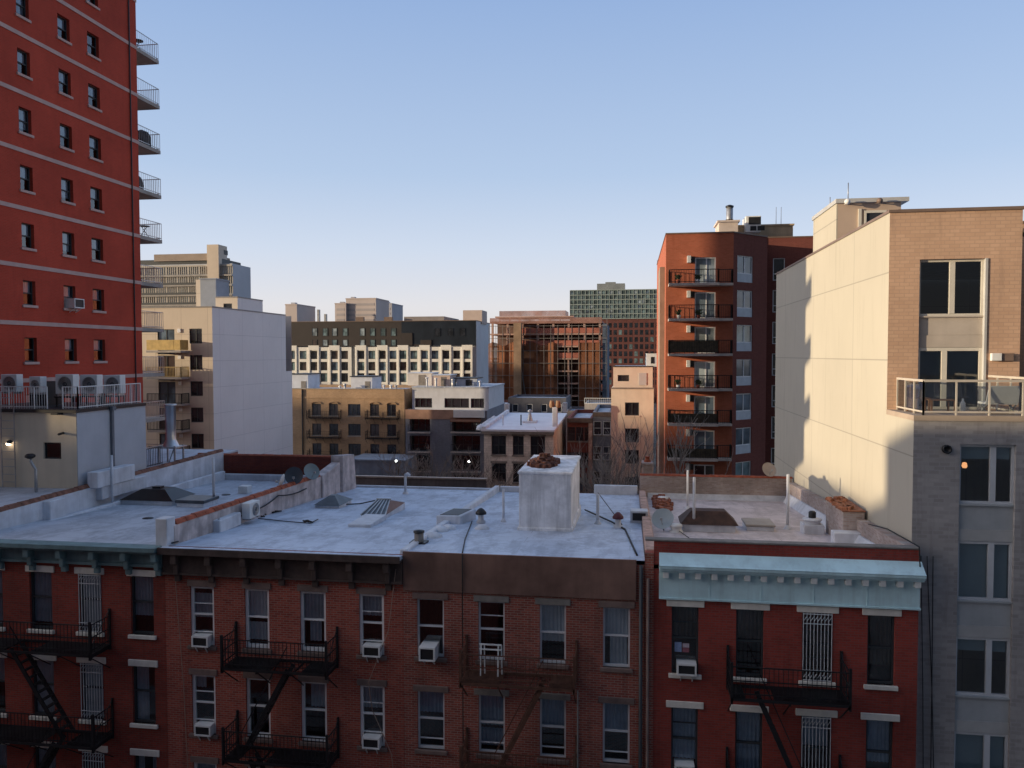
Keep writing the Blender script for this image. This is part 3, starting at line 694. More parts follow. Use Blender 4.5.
rubble((cr.x, cr.y, H4.z(cr.y)+.02), .42, 2.6, .24, 110, plain('faded_brick', (.27, .10, .06), .85, .45, 5), 'loose orange bricks heaped along the left parapet of the light blue corniced house', 9)
for px, py, w_, h_ in ((676, 532, 14, 9), (663, 503, 12, 9)):
    p = H4.on(px, py); W_ = sizeat(p, w_)
    o = sub('vent_cap', M_PWHITE, H4.P, lambda b: b.lathe(p, [(W_*.5, -.03), (W_*.5, .05), (W_*.38, .08), (W_*.38, .2), (W_*.46, .22), (W_*.42, .3), (0, .33)], 16))
sk, q = curb(H4, (683, 532), (735, 532), (732, 527), (687, 527), .28)
M_BRN = plain('brown_tarpaulin', (.06, .03, .02), .7, .35, 4)
sub('hood', M_BRN, sk, lambda b: hip(b, *q[:4], q[4], .46, .2, .3, .10))
sk, q = curb(H4, (747, 531), (774, 531), (773, 526.5), (748, 526.5), .16)
sub('lid', M_CONC, sk, lambda b: b.box(q[0]-.04, q[1]+.04, q[2]-.04, q[3]+.04, q[4]+.003, q[4]+.09), bevel=.02)
p = H4.on(812, 533)
fan = sub('exhaust_fan', M_FLASH, H4.P, lambda b: (b.cbox((p.x, p.y, p.z-.05), .75, .7, .42), b.lathe(p+Vector((0, 0, .36)), [(.3, 0), (.3, .12), (.36, .14), (.36, .2), (.1, .24)], 14)), bevel=.02)
sub('motor', M_TAR, fan, lambda b: b.lathe(p+Vector((0, 0, .58)), [(.14, 0), (.14, .22), (.09, .27), (0, .28)], 12))
sub('edge_debris', M_FLASH, H4.P, lambda b: b.cbox((7.1, 26.2, 16.45), 1.1, .25, .16, .2), bevel=.02)

# dishes
def dish(c, r, aim, label, m, mast=.5, base=None):
    c = Vector(c); a = Vector(aim).normalized()
    t = thing('satellite_dish', label, 'satellite dish', c-Vector((0, 0, mast)))
    prof = [(r*k/8, .22*r*(k/8)**2) for k in range(9)]
    sub('reflector', m, t, lambda b: (b.lathe(c, prof, 20, a), b.lathe(c-a*.012, [(q[0], q[1]) for q in reversed(prof)], 20, a)))
    def arm(b):
        e = c+a*r*.95-Vector((0, 0, r*.35))
        b.tube([c-Vector((0, 0, r*.75))+a*.15*r, e], .018, 6); b.cbox(e-Vector((0, 0, .05)), .09, .09, .1)
    sub('feed_arm', M_GALV, t, arm)
    sub('mast', M_GALV, t, lambda b: (b.tube([c-a*.06, c-a*.16-Vector((0, 0, .1)), c-a*.16-Vector((0, 0, mast))], .028, 8), b.lathe(c-a*.16-Vector((0, 0, mast)), [(.09, 0), (.09, .03), (.03, .04)], 10)))
    return t
pp = atX(294, 476, -15.4); dish(pp, sizeat(pp, 9), (.35, -1, .35), 'dark oval satellite dish on the terracotta coping, the one facing the camera', plain('dark_dish', (.05, .06, .075), .4, .1, 2), .35)
pp = atX(311, 472, -15.2); dish(pp, sizeat(pp, 8.5), (.75, -.6, .45), 'grey-green satellite dish leaning against the masonry stack', plain('greygreen_dish', (.20, .25, .26), .5, .1, 2), .4)
pp = atX(283, 481, -15.6); dish(pp, sizeat(pp, 7), (-1, -.12, .3), 'white satellite dish seen nearly edge-on beside the dark dish', M_PWHITE, .45)
pp = atY(768.5, 470, 41.8); dish(pp, sizeat(pp, 7.5), (.4, -1, .55), 'tan satellite dish standing on the back parapet beside the cream wall', plain('tan_dish', (.50, .42, .36), .6, .08, 2), .35)
pp = H4.on(663, 531)+Vector((0, 0, .45)); dish(pp, sizeat(pp, 11), (-.25, -1, .7), 'large pale blue-grey satellite dish at the left edge of the roof with orange bricks', plain('bluegrey_dish', (.36, .42, .44), .5, .08, 2), .45)

# condenser on the party wall (house 2 side)
def condenser(c, w_, h_, d_, label, group=None, face='-y', base=.1, cat='air conditioner', name='condenser_unit'):
    c = Vector(c); t = thing(name, label, cat, c, group)
    F = Fr(c.x-w_/2, c.y-d_/2) if face == '-y' else Fr(c.x+w_/2, c.y-d_/2, 0, 1)
    L, D = (w_, d_) if face == '-y' else (d_, w_)
    sub('casing', M_PWHITE, t, lambda b: b.fbox(F, 0, L, c.z+base, c.z+base+h_, -D, 0), bevel=.015)
    z = c.z+base+h_*.5; r = min(L, h_)*.40; cf = F.p(L*.55, z, .006)
    fr = MB(); n = Vector((F.N[0], F.N[1], 0))
    fr.lathe(cf, [(r, 0), (r, .03), (r*.94, .03), (r*.94, .0)], 24, n); fr.lathe(cf, [(r*.12, .03), (r*.12, .0)], 12, n)
    for k in range(3, 9): fr.lathe(cf, [(r*k/9, .016), (r*k/9+.008, .022), (r*k/9+.016, .016)], 20, n)
    fg = fr.build('fan_guard', M_GALV, t)
    sub('fan_disc', M_SKYG, t, lambda b: b.lathe(F.p(L*.55, z, .004), [(r*.93, 0), (0, .001)], 24, n))
    [sub('foot', M_GALV, t, lambda b: b.fbox(F, L*k-.04, L*k+.04, c.z, c.z+base, -D, 0)) for k in (.15, .85)]
    return t
pp = atX(251, 512, -14.9); condenser((pp.x, pp.y, pp.z-.25), .34, .62, .85, 'white outdoor condenser hung on the masonry party wall above the roof cables', None, '+x', .05)

# window air conditioners
def Xf(px): return atY(px, 650, YF-1.0).x
def wac(H, r, c, du, label, **k):
    q = H.rects[r][c]; u = q[0]+(q[1]-q[0])*du; return window_ac(FH, u, q[2]+.01, label, **k)
wac(H2, 0, 0, .5, 'white air conditioner in the leftmost top window under the dark brown cornice')
wac(H2, 0, 3, .55, 'white air conditioner in the rightmost top window under the dark brown cornice')
wac(H2, 1, 0, .55, 'white air conditioner in the leftmost second-row window under the dark brown cornice')
wac(H2, 1, 3, .5, 'white air conditioner in the rightmost second-row window under the dark brown cornice')
wac(H3, 0, 0, .48, 'large white air conditioner on tilted brackets sticking out below the brown cement parapet', w=.52, h=.44, dep=.42)
wac(H4, 0, 0, .55, 'white air conditioner under the small stickers in the light blue corniced house')
wac(H4, 1, 0, .5, 'white air conditioner at the bottom edge, below the window with the stickers')
q = H4.rects[0][0]
for k, (a, b_, col) in enumerate(((.12, .38, (.28, .36, .55)), (.42, .66, (.55, .45, .5)), (.42, .66, (.35, .12, .15)))):
    u0 = q[0]+(q[1]-q[0])*a; u1 = q[0]+(q[1]-q[0])*b_; zz = q[2]+.62+(.14 if k == 1 else 0)
    tag(sub('sticker', plain('sticker%d' % k, col, .6, .2, 9), None, lambda b: b.fbox(FH, u0, u1, zz, zz+(.3 if k == 0 else .13), -.125, -.12)), ['blue-grey sticker on the left of the glass above the air conditioner', 'pinkish sticker stuck above the maroon one on the window glass', 'maroon sticker stuck under the pinkish one on the window glass'][k], 'sticker')

# fire escapes
z = Z(55, 640); fire_escape(H1.P, FH, X(-40), X(109), z, .95, 1.05, M_IRON, ladder=(X(30), X(79), 2.9), open_=(X(24), X(50)), wide=.5)
fire_escape(H1.P, FH, X(-40), X(110), z-H1.dz, .95, 1.05, M_IRON, ladder=(X(70), X(24), 2.9), open_=(X(58), X(84)), wide=.5)
z = Z(280, 658); fire_escape(H2.P, FH, X(235), X(337), z, .9, 1.0, M_IRON, ladder=(X(298), X(252), 2.9), open_=(X(282), X(312)))
fire_escape(H2.P, FH, X(235), X(337), z-H2.dz, .9, 1.0, M_IRON, ladder=(X(260), X(300), 2.9), open_=(X(250), X(276)))
z = Z(520, 672); fire_escape(H3.P, FH, X(466), X(577), z, .85, 1.0, M_RUST, ladder=(X(546), X(500), 2.9), open_=(X(505), X(552)))
fire_escape(H3.P, FH, X(466), X(577), z-H3.dz, .85, 1.0, M_RUST, ladder=(X(506), X(548), 2.9), open_=(X(495), X(525)))
z = Z(785, 686); fire_escape(H4.P, FH, X(728), X(843), z, .9, 1.05, M_IRON, ladder=(X(755), X(800), 2.9), open_=(X(742), X(770)))
fire_escape(H4.P, FH, X(728), X(843), z-H4.dz, .9, 1.05, M_IRON, ladder=(X(800), X(755), 2.9), open_=(X(785), X(815)))
# white wooden frame standing on the fire escape of house 3
zz = Z(520, 672)
tag(sub('drying_rack', M_PWHITE, None, lambda b: [b.bar(*s, .04) for s in [(FH.p(X(483), zz, .45), FH.p(X(483), zz+.95, .35)), (FH.p(X(500), zz, .45), FH.p(X(500), zz+.95, .35)), (FH.p(X(481), zz+.95, .35), FH.p(X(503), zz+.95, .35)), (FH.p(X(486), zz, .25), FH.p(X(486), zz+.93, .33)), (FH.p(X(503), zz, .25), FH.p(X(503), zz+.93, .33)), (FH.p(X(481), zz+.8, .36), FH.p(X(503), zz+.8, .36))]]), 'white wooden rack standing on the rust brown fire escape', 'rack')

# pipes and cables on the facades
def cable(pts, r, m, label, name='cable', sag=0):
    P = []
    for a, c in zip(pts, pts[1:]):
        a = Vector(a); c = Vector(c)
        for i in range(8):
            t = i/8; P.append(a.lerp(c, t)-Vector((0, 0, sag*4*t*(1-t))))
    P.append(Vector(pts[-1])); b = MB(); b.tube(P, r, 6); return tag(b.build(name, m), label, 'cable')
sub('drain_pipe', M_DARKFR, H3.P, lambda b: b.tube([FH.p(X(641), 16.6, .09), FH.p(X(641), .1, .09)], .055, 8))
sub('drain_pipe', M_DSTONE, H4.P, lambda b: b.tube([FH.p(X(648), 16.2, .1), FH.p(X(648), .1, .1)], .045, 8))
sub('conduit', M_GSTONE, H3.P, lambda b: b.tube([FH.p(X(578), Z(578, 690), .05), FH.p(X(578), .1, .05)], .025, 6))
cable([FH.p(X(175), 16.4, .1), FH.p(X(178), 14.6, .08), FH.p(X(183), 12, .1), FH.p(X(187), 8, .1), FH.p(X(188), 2, .1)], .012, M_WIREL, 'thin tan cable hanging down the brick between the two left houses')
cable([FH.p(X(397), 16.2, .14), FH.p(X(389), 14.2, .12), FH.p(X(369), 12.5, .14), FH.p(X(372), 11.6, .12), FH.p(X(391), 10.2, .12), FH.p(X(394), 9.3, .12), FH.p(X(383), 9.0, .1)], .012, M_WIREL, 'tan cable looping from the dark cornice past the rightmost white window')
cable([H3.on(463, 553)+Vector((0, -.1, .03)), H3.on(465, 540)+Vector((0, 0, .03)), H3.on(472, 522)+Vector((0, 0, .03))], .02, M_WIRE, 'black cable crossing the parapet edge beside the chimney stub')
cable([FH.p(X(463), 16.75, .1), FH.p(X(463), 9, .1), FH.p(X(463), 3, .1)], .018, M_WIRE, 'black cable hanging straight down the brown cement parapet')
cable([H3.on(585, 512)+Vector((0, 0, .1)), H3.on(612, 524)+Vector((0, 0, .08)), H3.on(625, 530)+Vector((0, 0, .03)), H3.on(637, 556)+Vector((0, 0, .03))], .035, M_WIRE, 'thick black cable running over the roof edge from the maroon-capped vent')
cable([H3.on(598, 503)+Vector((0, 0, .5)), H3.on(622, 526)+Vector((0, 0, .05))], .02, M_WIRE, 'black cable slanting down behind the white pole right of the bulkhead')
cable([H2.on(172, 546)+Vector((0, 0, .1)), H2.on(200, 532)+Vector((-.1, 0, .15)), (-15.12, 27, 16.9), (-15.12, 29.5, 16.7), (-15.12, 32, 16.9), (-15.12, 35, 16.7)], .03, M_WIRE, 'black cable clipped along the masonry party wall', sag=.1)
cable([H2.on(258, 519)+Vector((0, 0, .03)), H2.on(285, 522)+Vector((0, 0, .03)), H2.on(310, 524)+Vector((0, 0, .03)), H2.on(318, 520)+Vector((0, 0, .03))], .02, M_WIRE, 'thin black cable lying on the roof in front of the grey pyramid skylight')
cable([H2.on(337, 506)+Vector((0, 0, .06)), H2.on(360, 505)+Vector((0, 0, .06)), H2.on(383, 504)+Vector((0, 0, .25))], .03, M_WIRE, 'black cable between the two grey skylights')
for s_, (px, py) in enumerate(((203, 527), (262, 516), (272, 513), (308, 523))):
    p = H2.on(px, py); r = random.Random(s_); pts = [p+Vector((r.uniform(-.3, .3), r.uniform(-.3, .3), .04+.2*r.random()*(s_ == 0))) for _ in range(7)]
    b = MB(); b.tube(pts, .03, 6); tag(b.build('cable_coil', M_WIRE), ['black tangle of cable at the foot of the party wall near the roof edge', 'black cable tangle just right of the wall condenser', 'small black cable tangle lying further right of the wall condenser', 'black cable tangle on the roof left of the ribbed skylight'][s_], 'cable')
cable([H4.on(660, 520)+Vector((0, 0, .1)), H4.on(690, 540)+Vector((0, 0, .05))], .015, M_WIRE, 'thin dark cable trailing from the pale blue-grey dish')
cable([(7.9, 27.6, 17.3), (8.0, 26, 17.5), (8.1, 24.6, 17.5), (8.23, 23.9, 17.45), (8.25, 23.85, 16.8)], .02, M_WIRE, 'black cable along the right parapet dropping over the front corner')
for k, (pa_, pb_) in enumerate(((920, 925), (926, 937), (932, 931))):
    FB_ = Fr(0, 24.75); xa = atY(pa_, 600, 24.7).x; xb = atY(pb_, 760, 24.7).x
    cable([(xa, 24.68, 17), (xa*.5+xb*.5, 24.66, 13), (xb, 24.68, 8), (xb, 24.7, 3)], .012, M_WIRE, ['black wire nearest the red brick house on the grey brick facade', 'black wire slanting furthest right on the grey brick facade', 'middle black wire hanging down the grey brick facade'][k])
# silver-grey marks on roof of house 3/2 (tar patches)
# ------------------------------------------------------------------ setting
def sheet(name, m, x0, x1, y0, y1, z, zt=None):
    b = MB(); b.box(x0, x1, y0, y1, z-.3, z); return b.build(name, m, None, 'structure')
M_ASPH = plain('asphalt', (.05, .05, .052), .9, .3, .6); M_PAVE = brick('paving', (.30, .29, .27), (.25, .24, .23), (.14, .14, .13), 1.5, 1.5, .02, 0)
g = sheet('ground', plain('yard_earth', (.11, .10, .085), .95, .4, .15), -1500, 1500, -400, 2600, -.06)
sheet('road', M_ASPH, -400, 400, 3.2, 19.8, 0); sheet('sidewalk', M_PAVE, -400, 400, 19.8, 23.98, .13); sheet('sidewalk', M_PAVE, -400, 400, -.98, 3.2, .13)
sheet('road', M_ASPH, -400, 400, 127, 141, 0)

# ------------------------------------------------------------------ beige building on the right
WX = 8.30; YL, YU = 24.72, 27.22
M_CREAM = brick('cream_stucco_panels', (.50, .465, .38), (.485, .45, .37), (.35, .325, .27), 6.6, 2.85, .025, 0, var=.06, bump=.1, stain=(.33, .30, .24), big=.2)
M_BBRICK = brick('sun_warmed_brick', (.62, .41, .28), (.56, .362, .245), (.50, .33, .235), .30, .12, .014, var=.18, stain=(.30, .20, .15))  # warm low sun on the upper wall put into the brick colour
M_GBRICK = brick('grey_brick', (.44, .41, .40), (.33, .31, .30), (.40, .38, .37), .30, .12, .014, var=.2, stain=(.16, .14, .13))
M_PANEL = plain('grey_spandrel_panel', (.42, .44, .45), .6, .08, 1.2, streak=.15); M_PANEL2 = plain('beige_spandrel_panel', (.48, .42, .36), .6, .08, 1.2, streak=.15)
M_MULL = plain('beige_metal_frame', (.62, .58, .50), .45, .06, 1.5)
M_CAP = plain('bronze_metal_cap', (.20, .14, .11), .5, .1, 2)
BG = thing('apartment_building', 'tall beige brick apartment building with a cream stucco side wall and a railed terrace', 'building', (16, 30, 0))
FL_, FU_ = Fr(0, YL), Fr(0, YU)
zt = atX(890, 212.8, WX).z; zter = atX(905, 414, WX).z; XR = 24.0
def bay(ax, bx, ys, Y):
    x0, x1 = atY(ax, (ys[0]+ys[1])/2, Y).x, atY(bx, (ys[0]+ys[1])/2, Y).x
    return x0, x1, atY((ax+bx)/2, ys[1], Y).z, atY((ax+bx)/2, ys[0], Y).z
lo0 = bay(959.7, 1015.7, (444.6, 504.4), YL); lo1 = bay(957.4, 1011.5, (542, 600), YL); dz = lo0[3]-lo1[3]
bx0_, bx1_ = lo0[0], lo0[1]
lows = []; z1 = lo0[3]
while z1-1.9 > 1: lows.append((bx0_, bx1_, z1-2.85+.02, z1)); z1 -= dz
hw = lo0[3]-lo0[2]
b = MB(); wall(b, FL_, WX, XR, 0, zter-.14, [(a, c, max(.4, e-.0), f) for a, c, e, f in [(q[0], q[1], q[3]-dz+.001, q[3]) for q in lows[:1]]] and [(bx0_, bx1_, .5, lo0[3])], .22)
b.build('lower_wall', M_GBRICK, BG)
up0 = bay(919.5, 985, (258.8, 315.6), YU); hu = up0[3]-up0[2]
b = MB(); xb = atY(1021, 300, YU).x
wall(b, FU_, WX, xb, zter-.3, zt, [(up0[0], up0[1], zter, up0[3])], .22)
wall(b, Fr(xb, YU, 0, 1), 0, 3, zter-.3, zt)
FW2 = Fr(0, YU+3); wall(b, FW2, xb, XR, zter-.3, zt)
b.build('upper_wall', M_BBRICK, BG)
def side(b):
    F = Fr(WX, 47.3, 0, -1)                       # faces -x ; u = 47.3-y
    wall(b, F, 0, 47.3-YL, 0, zter-.14); wall(b, F, 0, 47.3-YU, zter-.14, zt)
    b.face((WX, 47.3, 0), (XR, 47.3, 0), (XR, 47.3, zt), (WX, 47.3, zt)); b.face((XR, YL, 0), (XR, 47.3, 0), (XR, 47.3, zt), (XR, YU, zt), (XR, YU, zter), (XR, YL, zter))
sub('side_wall', M_CREAM, BG, side)
sub('roof', M_COAT, BG, lambda b: (b.box(WX+.2, xb, YU+.2, 47.2, zt-.45, zt-.3), b.box(xb, XR, YU+3, 47.2, zt-.45, zt-.3)))
sub('roof_edge', M_CAP, BG, lambda b: (b.box(WX-.04, WX+.25, YU-.05, 47.4, zt+.003, zt+.09), b.box(WX+.25, xb+.05, YU-.05, YU+.22, zt+.003, zt+.10), b.box(xb+.05, XR, YU+2.95, YU+3.2, zt, zt+.09)))
sub('terrace_slab', plain('tan_terrace_slab', (.40, .32, .25), .8, .1, 1.5), BG, lambda b: b.box(WX-.015, XR, YL-.04, YU, zter-.138, zter+.02))
def twolite(P, F, x0, x1, z0, z1, split, m=M_MULL, gm=M_GLB, sh=.18, d=-.14, name='window', w=.07):
    b = MB(); xs = x0+(x1-x0)*split
    b.fbox(F, x0, x0+w, z0, z1, d-.06, d+.04); b.fbox(F, x1-w, x1, z0, z1, d-.06, d+.04); b.fbox(F, x0+w, x1-w, z1-w*1.2, z1, d-.06, d+.035); b.fbox(F, x0+w, x1-w, z0, z0+w, d-.06, d+.035)
    b.fbox(F, xs-.08, xs+.08, z0+w, z1-w*1.2, d-.05, d+.05)
    W = b.build(name, m, P)
    g = MB(); g.fquad(F, x0+w, xs-.08, z0+w, z1-w*1.2, d-.01); g.fquad(F, xs+.08, x1-w, z0+w, z1-w*1.2, d-.01); g.build('pane', gm, W)
    if sh: sub('blind', plain('teal_blind', (.34, .44, .47), .9, .05, 1), W, lambda q: q.fbox(F, x0+w, x1-w, z1-(z1-z0)*sh-w, z1-w*1.2, d-.12, d-.10))
    return W
M_GLD = glass('dark_clear_glass', (.35, .42, .46), .9)
zz = lo0[3]; k = 0
while zz-dz > .5:
    z0 = zz-hw
    twolite(BG, FL_, bx0_, bx1_, z0, zz, .62, plain('grey_metal_frame', (.58, .60, .62), .45, .06, 1.5), M_GL, [.22, 1.0, .22, 1.0, .5, .3, .2, .2][k % 8])
    sub('spandrel', M_PANEL, BG, lambda b: (b.fbox(FL_, bx0_+.003, bx1_-.003, zz-dz+.35, z0-.06, -.2, -.10), b.fbox(FL_, bx0_+.003, bx1_-.003, z0-.06, z0-.002, -.2, -.04)))
    sub('ledge', plain('light_ledge', (.46, .46, .45), .6, .08, 1.2), BG, lambda b: b.fbox(FL_, bx0_+.003, bx1_-.003, zz-dz+.003, zz-dz+.345, -.2, -.07))
    zz -= dz; k += 1
twolite(BG, FU_, up0[0], up0[1], up0[2], up0[3], .52, M_MULL, M_GLD, 0)
zz = up0[2]
sub('spandrel', M_PANEL2, BG, lambda b: (b.fbox(FU_, up0[0]+.003, up0[1]-.003, zz-.62, zz-.05, -.2, -.12), b.fbox(FU_, up0[0]+.003, up0[1]-.003, zz-.05, zz-.002, -.2, -.06), b.fbox(FU_, up0[0]+.003, up0[1]-.003, zz-1.02, zz-.625, -.2, -.10)))
D1 = twolite(BG, FU_, up0[0], up0[1], zter+.03, zz-1.03, .42, M_MULL, M_GLD, .48, name='terrace_door', w=.09)
sub('side_trim', plain('light_ledge', (.46, .46, .45)), BG, lambda b: b.fbox(FU_, up0[1]-.003, up0[1]+.07, zter+.02, up0[3], -.2, .03))
# roof bulkhead
y0b, y1b = atX(836, 243, WX).y, atX(813, 254, WX).y; zb_ = atX(836, 201, WX).z
x1b = atY(905, 210, y0b).x
BB = sub('bulkhead', plain('bulkhead_brown_stucco', (.47, .36, .28), .85, .06, .7), BG, lambda b: b.box(WX+.05, x1b-.15, y0b, y1b, zt-.4, zb_-.12))
sub('bulkhead_side', M_CREAM, BB, lambda b: b.box(WX-.0, WX+.047, y0b-.002, y1b, zt+.094, zb_-.121))
sub('roof_slab', plain('light_ledge', (.46, .46, .45)), BB, lambda b: b.box(WX-.05, x1b+.12, y0b-.12, y1b+.1, zb_-.118, zb_+.05))
FBk = Fr(0, y0b)
ww = [atY(p, 217, y0b).x for p in (866, 884)]; wz = [atY(875, p, y0b).z for p in (226, 213)]
W = sub('window', M_MULL, BB, lambda b: (b.fbox(FBk, ww[0]-.08, ww[1]+.08, wz[1], wz[1]+.1, .003, .07), b.fbox(FBk, ww[0]-.08, ww[0], wz[0], wz[1], .003, .07), b.fbox(FBk, ww[1], ww[1]+.08, wz[0], wz[1], .003, .07)))
sub('pane', pane('dark_pane', (.03, .03, .035)), W, lambda b: b.fbox(FBk, ww[0], ww[1], wz[0], wz[1], .003, .02))
sub('door_frame', M_MULL, BB, lambda b: b.fbox(FBk, atY(858, 217, y0b).x, atY(861, 217, y0b).x, zt-.3, atY(860, 209, y0b).z, .003, .08))
for k, (px, py) in enumerate(((845, 204), (877, 203))):
    p = atY(px, py, y0b)
    L = sub('floodlight', M_PWHITE if k == 0 else M_CAP, BB, lambda b: (b.lathe(p-Vector((0, .45, 0)), [(.0, -.02), (.10, -.0), (.12, .12), (.06, .2), (0, .21)], 12, (0, 1, .3)), b.bar(p-Vector((0, .3, 0)), p, .05)))
for px in (830, 848):
    p = atX(px, 205, WX+.5); sub('aerial', M_GALV, BB, lambda b: b.tube([(WX+.5, p.y, zb_), (WX+.5, p.y, zb_+.75)], .02, 6))
# terrace railing (posts, rails, clear panels)
def trail(b, pts, z0, h):
    for a, c in zip(pts, pts[1:]):
        a = Vector(a); c = Vector(c); L = (c-a).length; n = max(1, round(L/.9))
        b.bar(a+Vector((0, 0, h)), c+Vector((0, 0, h)), .06, .07); b.bar(a+Vector((0, 0, .1)), c+Vector((0, 0, .1)), .04, .05)
        for i in range(n+1): q = a.lerp(c, i/n); b.bar(q, q+Vector((0, 0, h)), .045)
hz = atX(899, 384, WX+.05).z-atX(899, 410, WX+.05).z
RAILP = [(WX+.30, YU-.05, zter+.02), (WX+.30, YL+.12, zter+.02), (XR, YL+.12, zter+.02)]
M_RAILT = plain('tan_metal_rail', (.52, .47, .40), .5, .08, 2)
tr = MB(); trail(tr, RAILP, zter, 1.02); tr = tr.build('terrace_railing', M_RAILT, BG)
def rp2(b):
    b.box(WX+.33, XR, YL+.115, YL+.125, zter+.16, zter+.98); b.box(WX+.295, WX+.305, YL+.15, YU-.1, zter+.16, zter+.98)
sub('glass_panel', glass('rail_glass', (.86, .88, .88), .25), tr, rp2)
xd = atY(1005, 388, YL+1.4).x
tr = MB(); trail(tr, [(xd, YL+.15, zter+.02), (xd, YU+2.9, zter+.02)], zter, 1.1); tr.build('terrace_divider', M_RAILT, BG)
# terrace things
pz = zter+.02
p = atY(998, 400, YL+.9)
def lounge(b):
    b.hexa([(p.x-.45, p.y-.25, pz+.3), (p.x+.45, p.y-.25, pz+.3), (p.x+.45, p.y+.3, pz+.3), (p.x-.45, p.y+.3, pz+.3), (p.x-.45, p.y-.25, pz+.36), (p.x+.45, p.y-.25, pz+.36), (p.x+.45, p.y+.3, pz+.36), (p.x-.45, p.y+.3, pz+.36)])
t = thing('folding_chair', 'white folding chair facing away on the terrace near the divider', 'chair', (p.x, p.y, pz))
sub('seat', M_WHITE, t, lounge)
sub('backrest', M_WHITE, t, lambda b: b.hexa([(p.x-.45, p.y-.28, pz+.35), (p.x+.45, p.y-.28, pz+.35), (p.x+.45, p.y-.24, pz+.35), (p.x-.45, p.y-.24, pz+.35), (p.x-.42, p.y-.42, pz+.86), (p.x+.42, p.y-.42, pz+.86), (p.x+.42, p.y-.38, pz+.86), (p.x-.42, p.y-.38, pz+.86)]))
for sx in (-1, 1):
    for sy in (-1, 1): sub('leg', M_GALV, t, lambda b: b.bar((p.x+sx*.4, p.y+sy*.25, pz+.3), (p.x+sx*.4, p.y-sy*.25, pz), .03))
M_WOOD = plain('brown_wood', (.22, .12, .07), .6, .2, 4)
for k, (px, Y, wd, lab) in enumerate(((918, YL+1.6, .55, 'wooden slatted chair at the left end of the terrace'), (940, YL+1.3, .75, 'low wooden slatted table on the terrace in front of the glass door'))):
    p = atY(px, 405, Y); hgt = .42 if k == 0 else .38
    t = thing('terrace_chair' if k == 0 else 'terrace_table', lab, 'chair' if k == 0 else 'table', (p.x, Y, pz))
    sub('seat' if k == 0 else 'table_top', M_WOOD, t, lambda b: [b.box(p.x-wd/2, p.x+wd/2, Y-.3+i*.12, Y-.3+i*.12+.09, pz+hgt, pz+hgt+.03) for i in range(5)])
    for sx in (-1, 1):
        for sy in (-1, 1): sub('leg', M_WOOD, t, lambda b: b.bar((p.x+sx*(wd/2-.04), Y+sy*.26, pz), (p.x+sx*(wd/2-.04), Y+sy*.26, pz+hgt), .05))
    if k == 0: sub('backrest', M_WOOD, t, lambda b: [b.box(p.x-wd/2+.02+i*.13, p.x-wd/2+.1+i*.13, Y+.27, Y+.30, pz+hgt, pz+.9) for i in range(4)])
p = atY(963, 392, YL+1.5)
t = tag(sub('bottle', M_PWHITE, None, lambda b: b.lathe((p.x, p.y, pz), [(.08, 0), (.08, .28), (.03, .36), (.03, .42), (0, .43)], 12)), 'white bottle-shaped vase standing on the terrace before the glass door', 'vase')
p = atY(1001, 357, YU)
o = sub('wall_vent', M_PWHITE, BG, lambda b: b.fbox(FU_, p.x-.33, p.x-.03, p.z-.12, p.z+.12, .003, .14), bevel=.01); sub('louvre', M_CAP, o, lambda b: b.fbox(FU_, p.x-.03, p.x+.33, p.z-.12, p.z+.12, .003, .10))
p = atY(946, 449, YL); sub('round_vent', M_TAR, BG, lambda b: b.lathe(p+Vector((0, -.003, 0)), [(.13, 0), (.13, .12), (.09, .12), (.07, .04), (0, .04)], 14, (0, -1, 0)))
p = atY(964.5, 464, YL+.9)
o = tag(sub('table_lamp', lampmat('warm_bulb', (1, .42, .16), 1.2), None, lambda b: b.lathe((p.x, p.y, p.z-.12), [(.05, 0), (.08, .05), (.06, .16), (0, .18)], 12)), 'small glowing orange lamp behind the large window just below the terrace', 'lamp')
# ------------------------------------------------------------------ left neighbour: roof, penthouse, condensers
NX = -23.32; pz1 = atX(75, 413, NX).z; pzb = 17.3; py0, py1 = 30.2, 35.0
NB = thing('neighbour_building', 'cream building with rooftop penthouse and white railing beside the red tower', 'building', (-26, 30, 0))
M_PENT = plain('cream_render', (.66, .58, .45), .85, .06, .6, streak=.12); M_PENT2 = plain('shaded_render_side', (.46, .47, .50), .85, .06, .8, streak=.1)  # penthouse side: its shade put into a greyer copy of the cream
sub('wall', M_BR3, NB, lambda b: b.box(-29.3, NX, 24.1, 44, 0, pzb-.1)); sub('roof', M_COAT, NB, lambda b: b.box(-29.3, NX, 24.1, 44, pzb-.098, pzb))
FP = Fr(0, py0); wx = [atY(q, 449, py0).x for q in (43.5, 61)]; wz = [atY(52, q, py0).z for q in (459, 442.5)]
b = MB(); wall(b, FP, -29.3, NX-.02, pzb, pz1, [(wx[0], wx[1], wz[0], wz[1])], .2); PT = b.build('penthouse_front', M_PENT, NB)
W = sub('window', M_DARKFR, PT, lambda b: (b.fbox(FP, wx[0], wx[1], wz[0], wz[0]+.05, -.14, -.08), b.fbox(FP, wx[0], wx[1], wz[1]-.05, wz[1], -.14, -.08), b.fbox(FP, wx[0], wx[0]+.05, wz[0], wz[1], -.14, -.08), b.fbox(FP, wx[1]-.05, wx[1], wz[0], wz[1], -.14, -.08)))
sub('pane', M_GL, W, lambda b: b.fquad(FP, wx[0], wx[1], wz[0], wz[1], -.11))
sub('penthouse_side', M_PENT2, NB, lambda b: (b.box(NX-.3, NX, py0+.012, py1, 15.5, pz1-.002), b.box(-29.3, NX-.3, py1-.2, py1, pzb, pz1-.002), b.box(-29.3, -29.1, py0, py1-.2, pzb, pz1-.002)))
sub('penthouse_roof', M_TAR, NB, lambda b: b.box(-29.3, NX+.06, py0-.12, py1, pz1+.003, pz1+.14))
pr_ = pz1+.14
